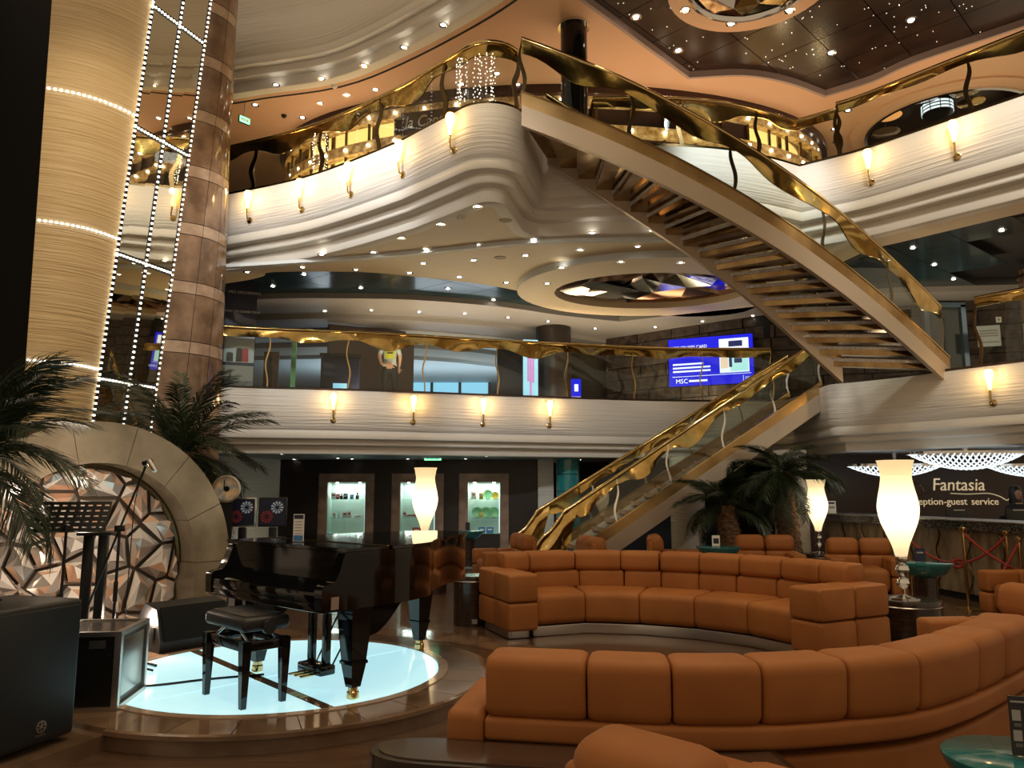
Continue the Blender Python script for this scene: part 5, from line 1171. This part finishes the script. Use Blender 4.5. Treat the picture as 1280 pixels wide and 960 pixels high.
for lab, px, fm in (('silver framed screen showing a white and a red flower, beside the clock', 303, 'steel'), ('black screen showing a white and a red flower, near the shop wall', 341, 'blackmetal')):
    c_ = aty(px, 640, 10.2); t = thing('flower_screen', lab, 'screen', (c_.x, 10.2, 0), .1, 'flower screens')
    zc_ = c_.z; MB().rbox((0, 0, zc_), (.36, .04, .38), .01).obj('frame', M[fm], t); MB().box((0, -.022, zc_), (.32, .004, .34)).obj('display', M['navy'], t); MB().rbox((0, .06, zc_ / 2 - .1), (.1, .08, zc_ - .2), .01).obj('stand', M['blackmetal'], t); MB().box((0, .06, .01), (.34, .3, .02)).obj('foot', M['blackmetal'], t)
    for (dx, dz, m_) in ((.06, .06, 'flw'), (-.07, -.06, 'flr')):
        mb = MB()
        for k in range(11): a = k * 2 * PI / 11; mb.add([(dx + .02 * math.cos(a), -.026, zc_ + dz + .02 * math.sin(a)), (dx + .075 * math.cos(a - .2), -.026, zc_ + dz + .075 * math.sin(a - .2)), (dx + .082 * math.cos(a), -.026, zc_ + dz + .082 * math.sin(a)), (dx + .075 * math.cos(a + .2), -.026, zc_ + dz + .075 * math.sin(a + .2))], [(0, 1, 2, 3)])
        mb.obj('flower_print', M[m_], t, smooth=False)
# ================================================================ MIDDLE DECK FURNISHINGS
def board(name, label, cat_, px, py0, py1, Y, w_, rz, parts, thick=.05, m_='navy'):
    a, b = aty(px, py0, Y), aty(px, py1, Y); t = thing(name, label, cat_, (a.x, Y, b.z), rz); h = a.z - b.z
    MB().box((0, 0, h / 2), (w_, thick, h)).obj('panel', M[m_], t); parts(t, w_, h, -thick / 2 - .003); return t
# screen on the stone wall
sa, sb = aty(833, 452, 18.55), aty(937, 446, 17.75)
sa = Vector((sa.x, sa.y - .28, 0)); sb = Vector((sb.x, sb.y - .28, 0)); mid = (sa + sb) / 2; sw = (sb - sa).length
ztp, zbt = aty(885, 421, mid.y).z, aty(885, 481, mid.y).z; sh_ = ztp - zbt
t = thing('wall_screen', 'large blue information screen on the dark stone wall', 'screen', (mid.x, mid.y, zbt), math.atan2(sb.y - sa.y, sb.x - sa.x))
MB().box((0, .04, sh_ / 2), (sw + .04, .08, sh_ + .04)).obj('housing', M['black'], t); MB().box((0, -.004, sh_ / 2), (sw, .006, sh_)).obj('display', M['screen'], t)
def bx(x0, x1, z0, z1, m_, nm='picture', d=-.009): MB().box(((x0 + x1) / 2 * sw - sw / 2, d, (z0 + z1) / 2 * sh_), ((x1 - x0) * sw, .003, (z1 - z0) * sh_)).obj(nm, M[m_], t)
bx(.61, .95, .23, .93, 'screen_w'); bx(.62, .71, .32, .60, 'screen_o', d=-.012); bx(.735, .94, .25, .62, 'screen_c', d=-.012); bx(.72, .88, .76, .88, 'screen_k', d=-.012); bx(.72, .755, .34, .62, 'screen_k', d=-.014); bx(.78, .87, .42, .58, 'screen_k', d=-.014)
bx(.04, .97, .195, .205, 'screen_w', 'rule_line'); bx(.875, .880, .05, .16, 'screen_w', 'rule_line')
for i in range(3): bx(.05, (.42, .5, .5)[i], .44 - i * .075, .475 - i * .075, 'screen_w', 'print_line')
text('print_text', 'MSC CRUISES CARD', .105, M['screen_w'], t, (-sw * .46, -.008, sh_ * .78), (PI / 2, 0, 0), .002, 'LEFT', .9)
text('print_text', 'MSC', .15, M['screen_w'], t, (-sw * .42, -.008, sh_ * .06), (PI / 2, 0, 0), .002, 'LEFT'); text('print_text', 'DECK 6', .1, M['screen_w'], t, (sw * .40, -.008, sh_ * .07), (PI / 2, 0, 0), .002, 'LEFT', .7); bx(.24, .46, .08, .12, 'screen_w', 'print_line')
# banner with excursions poster
def bparts(t, w_, h, y):
    MB().box((0, y, h * .36), (w_ * .96, .004, h * .26)).obj('photo_strip', M['paleblue'], t)
    for fx, fh, m_ in ((-.28, .13, 'hair'), (.02, .2, 'card'), (.2, .2, 'redbox')):
        MB().lathe([(.0, 0), (.085, .0), (.08, fh * h * .62), (.03, fh * h * .68), (.045, fh * h * .8), (.04, fh * h * .95), (0, fh * h)], 12, (fx * w_, y - .001, h * .235), sy=.02).obj('figure_print', M[m_], t)
    MB().box((0, y, h * .13), (w_ * .96, .004, h * .14)).obj('text_strip', M['greyp'], t); MB().box((0, y, h * .03), (w_ * .96, .004, h * .06)).obj('photo_strip', M['poster_photo'], t)
    text('print_text', 'MSC EXCURSIONS', .075, M['white'], t, (.06, y - .003, h * .88), (PI / 2, 0, 0), .001); text('print_text', 'BEHIND THE SCENES TOUR', .06, M['white'], t, (0, y - .003, h * .70), (PI / 2, 0, 0), .001)
board('poster_banner', 'tall navy excursions banner with people photo beside the marble pier', 'banner', 303, 352, 484, 15.15, .60, .35, bparts)
board('person_poster', 'dark poster panel with a person photo beside the excursions banner', 'banner', 340, 440, 488, 16.6, .32, .1, lambda t, w_, h, y: (MB().box((w_ * .22, y, h / 2), (w_ * .5, .004, h * .96)).obj('photo_strip', mat('tan_print', (.22, .13, .09), .5), t), MB().lathe([(.05, 0), (.07, h * .6), (.03, h * .66), (.045, h * .8), (0, h * .9)], 12, (-.02, y - .004, .02), sy=.05).obj('figure_print', M['hair'], t)), m_='card')
board('door_post', 'slim green post behind the left end of the middle railing', 'post', 368, 428, 486, 16.0, .1, 0, lambda t, w_, h, y: MB().box((0, y, h / 2), (w_ * .4, .004, h)).obj('edge_strip', M['plate'], t), m_='plate')
board('light_box', 'tall lit poster of a pink hand beside the dark round column', 'light box', 663, 425, 512, 18.4, .36, .15, lambda t, w_, h, y: [MB().box((dx, y - .002, h * z), (.05, .004, h * l_)).obj('hand_print', mat('pink_print', (.5, .2, .5), .4, emit=(.55, .25, .6), es=.6) if 'pink_print' not in bpy.data.materials else bpy.data.materials['pink_print'], t) for dx, z, l_ in ((-.06, .65, .5), (.0, .66, .56), (.06, .63, .5), (.0, .25, .4))], m_='bluelit')
board('floor_sign', 'small blue floor sign behind the middle railing near the column', 'sign', 720, 474, 496, 17.6, .22, .1, lambda t, w_, h, y: MB().box((0, y, h * .5), (w_ * .4, .004, h * .4)).obj('print', M['screen_w'], t), m_='screen')
board('wall_notice', 'pale notice sheet on the dark stone wall at the right', 'notice', 1235, 407, 433, 15.75, .42, -.36, lambda t, w_, h, y: [MB().box((0, y, h * z), (w_ * .8, .003, h * .07)).obj('print_line', M['greyp'], t) for z in (.75, .62, .5, .2)], .02, 'paleblue')
board('wall_switch', 'small white switch plate above the notice on the stone wall', 'switch', 1248, 396, 403, 15.7, .1, -.36, lambda t, w_, h, y: MB().box((0, y, h / 2), (.03, .004, .05)).obj('rocker', M['greyp'], t), .02, 'white')
# glazed lift door on the right
da = aty(1180, 432, 16.3); d_ = st(MB().box((da.x, 16.25, 4.45), (.72, .06, 2.0)).obj('door_1', mat('lift_door_glass', (.10, .12, .12), .1, .6)))
for sx in (-1, 1): MB().box((da.x + sx * .40, 16.22, 4.45), (.1, .12, 2.1)).obj('door_frame', mat('blue_steel', (.25, .38, .52), .2, .8) if 'blue_steel' not in bpy.data.materials else bpy.data.materials['blue_steel'], d_)
MB().box((da.x, 16.22, 5.50), (.9, .12, .1)).obj('door_frame', bpy.data.materials['blue_steel'], d_)
# brick pillar at the right edge
bp = thing('block_pillar', 'round pillar of rough brown blocks at the right edge of the middle deck', 'pillar', Vector((aty(1278, 300, 14.2).x + .28, 14.2, 3.46)))
for k in range(9):
    for j in range(6):
        a0 = j * 60 + (30 if k % 2 else 0); poly = arc(0, 0, .36, a0 + 1.5, a0 + 58.5, 5) + arc(0, 0, .25, a0 + 58.5, a0 + 1.5, 5)
        MB().prism(poly, k * .25 + .006, k * .25 + .244).obj('block', M['marble2'], bp, smooth=False)
MB().lathe([(.30, 0), (.30, 2.24)], 20).obj('core', M['void'], bp); MB().lathe([(.38, 2.10), (.38, 2.13), (.3, 2.13)], 24, cap=False).obj('chrome_band', M['chrome'], bp)
# far lounge: lit windows, dark kiosk, lamps
for i, (a, b) in enumerate(((420, 446), (446, 470), (505, 540), (540, 575), (575, 612))):
    pa_, pb__ = aty(a, 470, 26), aty(b, 470, 26); z0, z1 = aty(a, 492, 26).z, aty(a, 455 if i > 1 else 440, 26).z
    o = st(MB().box(((pa_.x + pb__.x) / 2, 26, (z0 + z1) / 2), (pb__.x - pa_.x - .1, .05, z1 - z0)).obj('window_%d' % (i + 1), M['bluelit'])); MB().box(((pa_.x + pb__.x) / 2, 25.96, z1 + .04), (pb__.x - pa_.x, .08, .1)).obj('window_head', M['paleblue'], o); MB().box((pb__.x, 25.96, (z0 + z1) / 2), (.08, .08, z1 - z0)).obj('window_mullion', M['wall_dark'], o)
kq = aty(425, 488, 17.0); kk = thing('kiosk', 'dark navy kiosk counter behind the middle railing', 'kiosk', (kq.x, 17.0, 3.46), .2)
MB().rbox((0, 0, .5), (.85, .5, 1.0), .04).obj('body', M['navy'], kk); MB().box((0, -.26, .35), (.3, .01, .12)).obj('lit_label', M['bluelit'], kk); MB().rbox((0, -.05, 1.04), (.9, .6, .05), .015).obj('counter_top', M['blackmetal'], kk)
# ================================================================ PEOPLE
def skin_body(name, V, Ed, R, mats, pick, parent, sub=2):
    me = bpy.data.meshes.new(name); me.from_pydata(V, Ed, []); o = bpy.data.objects.new(name, me); C.objects.link(o)
    o.modifiers.new('s', 'SKIN'); sv = me.skin_vertices[0].data
    for i, r in enumerate(R): sv[i].radius = r if isinstance(r, tuple) else (r, r)
    for i in range(len(V)): sv[i].use_root = (i == 0)
    m_ = o.modifiers.new('u', 'SUBSURF'); m_.levels = sub; m_.render_levels = sub
    dg = bpy.context.evaluated_depsgraph_get(); ev = o.evaluated_get(dg); nm = bpy.data.meshes.new_from_object(ev); bpy.data.objects.remove(o)
    nm.materials.clear()
    for q in mats: nm.materials.append(q)
    for f in nm.polygons: f.material_index = pick(f.center)
    nm.shade_smooth(); return inst(name, nm, parent)
def hand(parent, p, d, side, m_):
    """palm with five separate curled fingers; d = direction of the fingers"""
    d = Vector(d).normalized(); s = d.cross(Vector((0, 1, 0))).normalized() * side; u = d.cross(s).normalized()
    p = Vector(p); mb = MB(); mb.tube([p - d * .01, p + d * .03, p + d * .075], [.022, .036, .034], 10)
    for k, (o, l) in enumerate(((-.028, .062), (-.009, .075), (.010, .07), (.028, .055))):
        b = p + d * .07 + s * o; mb.tube([b, b + d * l * .5 + u * .006, b + d * l * .8 + u * .022, b + d * l * .9 + u * .034], [.009, .0085, .008, .006], 7)
    b = p + d * .02 + s * -.034; mb.tube([b, b + (d * .6 - s * .7) * .035, b + (d * .9 - s * .5) * .06 + u * .01], [.011, .0095, .007], 7)
    return mb.obj('hand', m_, parent)
pp = aty(487, 470, 17.8); pr_ = thing('person', 'person in white shirt with yellow back panel and black trousers behind the railing', 'person', (pp.x, 17.8, 3.46), .15)
shirt = mat('pale_shirt', (.55, .62, .66), .8); trou = mat('black_trousers', (.008, .008, .008), .8)
V = [(0, 0, .93), (0, .01, 1.08), (0, .02, 1.25), (0, .01, 1.40), (0, 0, 1.48), (0, -.0, 1.54), (0, .02, 1.62), (0, .015, 1.71),
     (-.17, .01, 1.42), (-.25, .0, 1.20), (-.19, -.10, 1.0), (-.10, -.16, .98), (.17, .01, 1.42), (.24, .03, 1.20), (.22, .14, 1.0), (.21, .18, .96),
     (-.1, 0, .86), (-.11, .01, .50), (-.12, -.01, .10), (-.12, .12, .04), (.1, 0, .86), (.12, .01, .50), (.13, -.01, .10), (.13, .12, .04)]
Ed = [(0, 1), (1, 2), (2, 3), (3, 4), (4, 5), (5, 6), (6, 7), (3, 8), (8, 9), (9, 10), (10, 11), (3, 12), (12, 13), (13, 14), (14, 15), (0, 16), (16, 17), (17, 18), (18, 19), (0, 20), (20, 21), (21, 22), (22, 23)]
R = [(.16, .12), (.145, .105), (.165, .115), (.15, .10), .06, .055, (.078, .095), (.06, .075), .065, .05, .036, .03, .065, .05, .036, .03, (.105, .11), .07, .045, .042, (.105, .11), .07, .045, .042]
def pk(c):
    if c.z > 1.47: return 1
    if abs(c.x) > .17 and c.z < 1.24 and c.z > .9 or (c.y < -.09 and .9 < c.z < 1.06): return 1
    return 2 if c.z < .96 else 0
bod = skin_body('body', V, Ed, R, [shirt, M['skin'], trou], pk, pr_)
MB().lathe([(.0, .115), (.06, .10), (.09, .05), (.093, .0), (.085, -.05), (.05, -.07)], 20, (0, -.01, 1.66), sy=1.1).obj('hair', M['hair'], pr_)
vp = MB().grid(lambda u, v: Vector(((u - .5) * .23, -.125 - .035 * math.sin(PI * u) - .01 * math.sin(PI * v), 1.12 + v * .28)), 8, 8); vp.obj('back_panel', mat('yellow_cloth', (.55, .55, .05), .8), pr_)
for z, w_ in ((1.31, .15), (1.25, .13)): MB().box((0, -.172, z), (w_, .003, .03)).obj('print_line', M['navy'], pr_)
hand(pr_, (-.085, -.165, .985), (.85, -.2, -.2), 1, M['skin']); hand(pr_, (.21, .185, .95), (0, .3, -1), -1, M['skin'])
# ================================================================ RECEPTION
ca, cb = xy(atz(1030, 642, 1.1)), xy(atz(1285, 655, 1.1)); cb2 = cb + (cb - ca).normalized() * .8
rc_ = thing('reception_counter', 'long reception counter with black granite top and veined stone front', 'counter', ca)
M['granite'] = noisy(mat('black_granite', (.03, .03, .03), .12, coat=.4), 8, (.008, .008, .008), (.20, .19, .18), stretch=(1, 6, 6), detail=10, lo=.45, hi=.75)
M['onyx'] = noisy(mat('veined_stone', (.22, .17, .11), .3), 3, (.12, .08, .045), (.30, .24, .16), stretch=(2.2, 2.2, .7), detail=9)
loc_obj(MB().sweep([ca, cb2], [(-.12, .98), (.55, .98), (.55, 1.10), (-.12, 1.10)]), 'counter_top', M['granite'], rc_)
loc_obj(MB().sweep([ca, cb2], [(-.13, 1.10), (.56, 1.10), (.56, 1.115), (-.13, 1.115)]), 'top_edge', M['steel'], rc_)
dcn = (cb2 - ca); Lc = dcn.length; dcn.normalize(); np_ = 9
for k in range(np_):
    a, b = ca + dcn * (Lc * k / np_ + .012), ca + dcn * (Lc * (k + 1) / np_ - .012)
    loc_obj(MB().sweep([a, b], [(0, .1), (.1, .1), (.1, .98), (0, .98)]), 'stone_panel', M['onyx'], rc_, smooth=False)
    w_ = [Vector((b.x, b.y, .12 + .83 * i / 12)) + dcn * (.05 * math.sin(i * .9 + k)) + Vector((dcn.y, -dcn.x, 0)) * .004 for i in range(13)]
    loc_obj(MB().tube(w_, .012, 5), 'vein_strip', M['bronze'], rc_)
loc_obj(MB().sweep([ca, cb2], [(.03, 0), (.4, 0), (.4, .1), (.03, .1)]), 'plinth', M['void'], rc_)
# brochures, monitors on the counter
for lab, px, w_, m_ in (('white brochure holder on the reception counter, left of three', 1030, .13, 'white'), ('white brochure holder with printed header, middle of three', 1045, .16, 'white'), ('white brochure holder on the reception counter, right of three', 1062, .14, 'white')):
    q = atz(px, 641, 1.116); q = xy(ca.lerp(cb, 0)) + dcn * ((q - ca).dot(dcn)); q = q + Vector((-dcn.y, dcn.x, 0)) * .1
    t = thing('brochure_holder', lab, 'brochure', (q.x, q.y, 1.116), -.5, 'brochure holders on the counter'); MB().box((0, 0, .11), (w_, .03, .22)).obj('leaflet', M[m_], t); MB().box((0, -.017, .18), (w_ * .7, .003, .03)).obj('print', M['navy'], t); MB().box((0, -.017, .1), (w_ * .7, .003, .05)).obj('print', M['greyp'], t); MB().box((0, -.02, .02), (w_ + .01, .05, .04)).obj('holder', M['glass'], t)
def monitor(lab, px, dz=.0):
    q = aty(px, 640, 12.6); t = thing('monitor', lab, 'monitor', (q.x, 12.6, .78), .15, 'reception monitors'); MB().rbox((0, 0, .31), (.44, .04, .28), .012).obj('housing', M['blackmetal'], t); MB().tube([(0, .03, 0), (0, .03, .38)], .025, 8).obj('neck', M['blackmetal'], t); MB().rbox((0, .02, .01), (.24, .18, .02), .008).obj('foot', M['blackmetal'], t); MB().box((0, -.022, .43), (.2, .004, .012)).obj('bezel_mark', M['steel'], t)
dk = thing('back_desk', 'dark work desk behind the reception counter', 'desk', (8.3, 12.7, 0)); MB().box((0, 0, .765), (3.4, .7, .03)).obj('top', M['darkwood'], dk); MB().box((0, .3, .375), (3.3, .05, .75)).obj('panel', M['darkwood'], dk); MB().box((-1.65, 0, .375), (.05, .65, .75)).obj('side', M['darkwood'], dk); MB().box((1.65, 0, .375), (.05, .65, .75)).obj('side', M['darkwood'], dk)
monitor('black monitor behind the counter below the lettering', 1198); monitor('black monitor in front of the receptionist', 1272)
# receptionist
rq = aty(1279, 630, 13.3); pr2 = thing('person', 'person with long dark hair sitting behind the reception counter', 'person', (rq.x, 13.45, 0), PI)
V2_ = [(0, 0, .80), (0, .0, .95), (0, .01, 1.12), (0, 0, 1.24), (0, 0, 1.32), (0, -.0, 1.37), (0, .02, 1.45), (0, .015, 1.55), (-.16, 0, 1.22), (-.24, .06, 1.02), (-.18, .26, .90), (-.1, .36, .86), (.16, 0, 1.22), (.24, .06, 1.02), (.18, .26, .90), (.1, .36, .86), (-.1, .1, .62), (-.1, .42, .60), (-.1, .42, .12), (.1, .1, .62), (.1, .42, .60), (.1, .42, .12)]
E2_ = [(0, 1), (1, 2), (2, 3), (3, 4), (4, 5), (5, 6), (6, 7), (3, 8), (8, 9), (9, 10), (10, 11), (3, 12), (12, 13), (13, 14), (14, 15), (0, 16), (16, 17), (17, 18), (0, 19), (19, 20), (20, 21)]
R2 = [(.15, .12), (.13, .10), (.15, .11), (.13, .09), .055, .05, (.072, .09), (.055, .07), .06, .045, .034, .028, .06, .045, .034, .028, .1, .075, .045, .1, .075, .045]
skin_body('body', V2_, E2_, R2, [mat('dark_uniform', (.01, .012, .02), .7), M['skin']], lambda c: 1 if c.z > 1.30 or (c.y > .3 and .8 < c.z < .95) else 0, pr2)
MB().lathe([(.0, .13), (.07, .11), (.1, .05), (.105, -.02), (.11, -.15), (.09, -.28), (.05, -.3)], 22, (0, -.035, 1.49), sy=.85).obj('hair', M['hair'], pr2)
fc_ = MB(); 
for sx in (-1, 1): fc_.lathe([(0, -.008), (.011, 0), (0, .008)], 10, (sx * .03, .108, 1.47))
fc_.obj('eyes', M['black'], pr2); MB().tube([(0, .10, 1.475), (0, .128, 1.435), (0, .105, 1.425)], [.008, .013, .01], 8).obj('nose', M['skin'], pr2); MB().rbox((0, .104, 1.398), (.045, .012, .014), .005).obj('mouth', M['redbox'], pr2)
hand(pr2, (-.1, .37, .855), (.2, 1, -.1), 1, M['skin']); hand(pr2, (.1, .37, .855), (-.2, 1, -.1), -1, M['skin'])
ch_ = thing('office_chair', 'dark office chair under the receptionist', 'chair', (rq.x, 13.45, 0), PI); MB().rbox((0, .08, .50), (.46, .46, .07), .03).obj('seat', M['blackmatt'], ch_); MB().tube([(0, .08, .06), (0, .08, .47)], .03, 8).obj('column', M['chrome'], ch_); MB().lathe([(.26, .02), (.26, .05), (.03, .08)], 10, (0, .08, 0)).obj('base', M['blackmetal'], ch_); MB().rbox((0, -.19, .85), (.42, .06, .5), .03).obj('backrest', M['blackmatt'], ch_)
# sign lettering
q = aty(1197, 613, 15.93); sg2 = thing('reception_sign', 'metal lettering of the reception on the brown back wall', 'sign', (q.x, 15.935, q.z)); M['letter'] = mat('lit_letter', (.85, .72, .5), .25, .5, emit=(1, .8, .5), es=.25)
text('lettering', 'Fantasia', .36, M['letter'], sg2, (.02, 0, 0), (PI / 2, 0, 0), .012, 'CENTER', .95, .12); text('lettering', 'reception-guest', .2, M['letter'], sg2, (.18, 0, -.29), (PI / 2, 0, 0), .01, 'RIGHT'); text('lettering', 'service', .2, M['letter'], sg2, (.26, 0, -.29), (PI / 2, 0, 0), .01, 'LEFT')
MB().tube(cat([(-.15, 0, -.06), (.2, 0, -.075), (.62, 0, -.06), (.85, 0, -.12), (1.0, 0, -.2), (1.06, 0, -.14)], 6), .012, 6).obj('swash', M['letter'], sg2); MB().tube(cat([(-.36, 0, .12), (-.6, 0, -.05), (-.95, 0, -.1), (-1.1, 0, .06), (-.95, 0, .18), (-.75, 0, .1), (-.7, 0, -.02)], 6), .008, 6).obj('flourish', M['goldrail'], sg2)
# bar chandeliers
def chand(lab, x, y, z, a, b, sag, n):
    t = thing('bar_chandelier', lab, 'chandelier', (x, y, z), 0, 'bowl chandeliers of the reception')
    for i in range(n):
        u = -1 + 2 * (i + .5) / n; k = math.sqrt(max(.02, 1 - u * u)); pts = [(u * a, b * k * v_, -sag * k * k * (1 - v_ * v_)) for v_ in (-1, -.66, -.33, 0, .33, .66, 1)]
        MB().tube(pts, .013, 5).obj('light_bar', M['screen_w'], t)
    MB().sweep(arc(0, 0, a * 1.02, 0, 360, 36, 0, b * 1.02)[:-1], [(-.02, -.01), (.02, -.01), (.02, .03), (-.02, .03)], closed=True).obj('frame', M['chrome'], t); MB().box((0, 0, (2.25 - z) / 2), (.06, .06, 2.25 - z)).obj('ceiling_rose', M['chrome'], t)
q = aty(1207, 574, 12.9); chand('large bowl of glowing bars hanging over the reception counter', q.x, 12.9, 2.13, .92, .55, .26, 21)
q = aty(1118, 588, 14.4); chand('bowl of glowing bars partly behind the tall front lamp', q.x, 14.4, 1.98, .85, .5, .2, 19)
q = aty(1292, 585, 14.4); chand('bowl of glowing bars cut by the right picture edge', q.x, 14.4, 1.98, .85, .5, .2, 19)
# rope barrier
SM = {}
def stan(lab, px, py, Y):
    q = aty(px, py, Y); t = thing('rope_stanchion', lab, 'barrier post', (q.x, Y, 0), 0, 'brass barrier posts'); h = q.z
    MB().lathe([(.15, 0), (.15, .015), (.03, .04)], 24).obj('base', M['goldrail'], t); MB().tube([(0, 0, .03), (0, 0, h - .05)], .02, 10).obj('pole', M['goldrail'], t); MB().lathe([(.03, h - .06), (.04, h - .03), (.04, h), (.0, h + .02)], 16).obj('finial', M['goldrail'], t); return Vector((q.x, Y, h - .06))
s1 = stan('brass barrier post in front of the stone counter, left of the visible pair', 1203, 660, 10.2); s2 = stan('brass barrier post behind the right-hand armchair', 1257, 664, 10.0); s3 = stan('brass barrier post at the picture edge', 1273, 672, 9.75); s0 = stan('brass barrier post hidden behind the tall lamp', 1135, 668, 11.0)
def rope(lab, a, b, sag): tag(MB().tube([a.lerp(b, i / 16) + Vector((0, 0, -sag * 4 * (i / 16) * (1 - i / 16))) for i in range(17)], .017, 8).obj('barrier_rope', M['red']), lab, 'rope', 'red barrier ropes')
rope('long red rope sagging from the lamp towards the right barrier post', s0, s2, .34); rope('red rope descending from the left barrier post', s1, s3 + Vector((0, 0, -.35)), .06); rope('red rope rising to the post at the picture edge', Vector((s1.x + .1, s1.y - .4, .35)), s3, .02)
kn = s0.lerp(s2, .5) + Vector((0, -.02, -.34)); tag(MB().tube([kn + Vector((.09 * math.cos(t_), .01 * math.sin(2 * t_), .05 * math.sin(t_))) for t_ in [2 * PI * i / 20 for i in range(21)]], .018, 8).obj('rope_knot', M['red']), 'red knot in the middle of the sagging rope', 'rope')
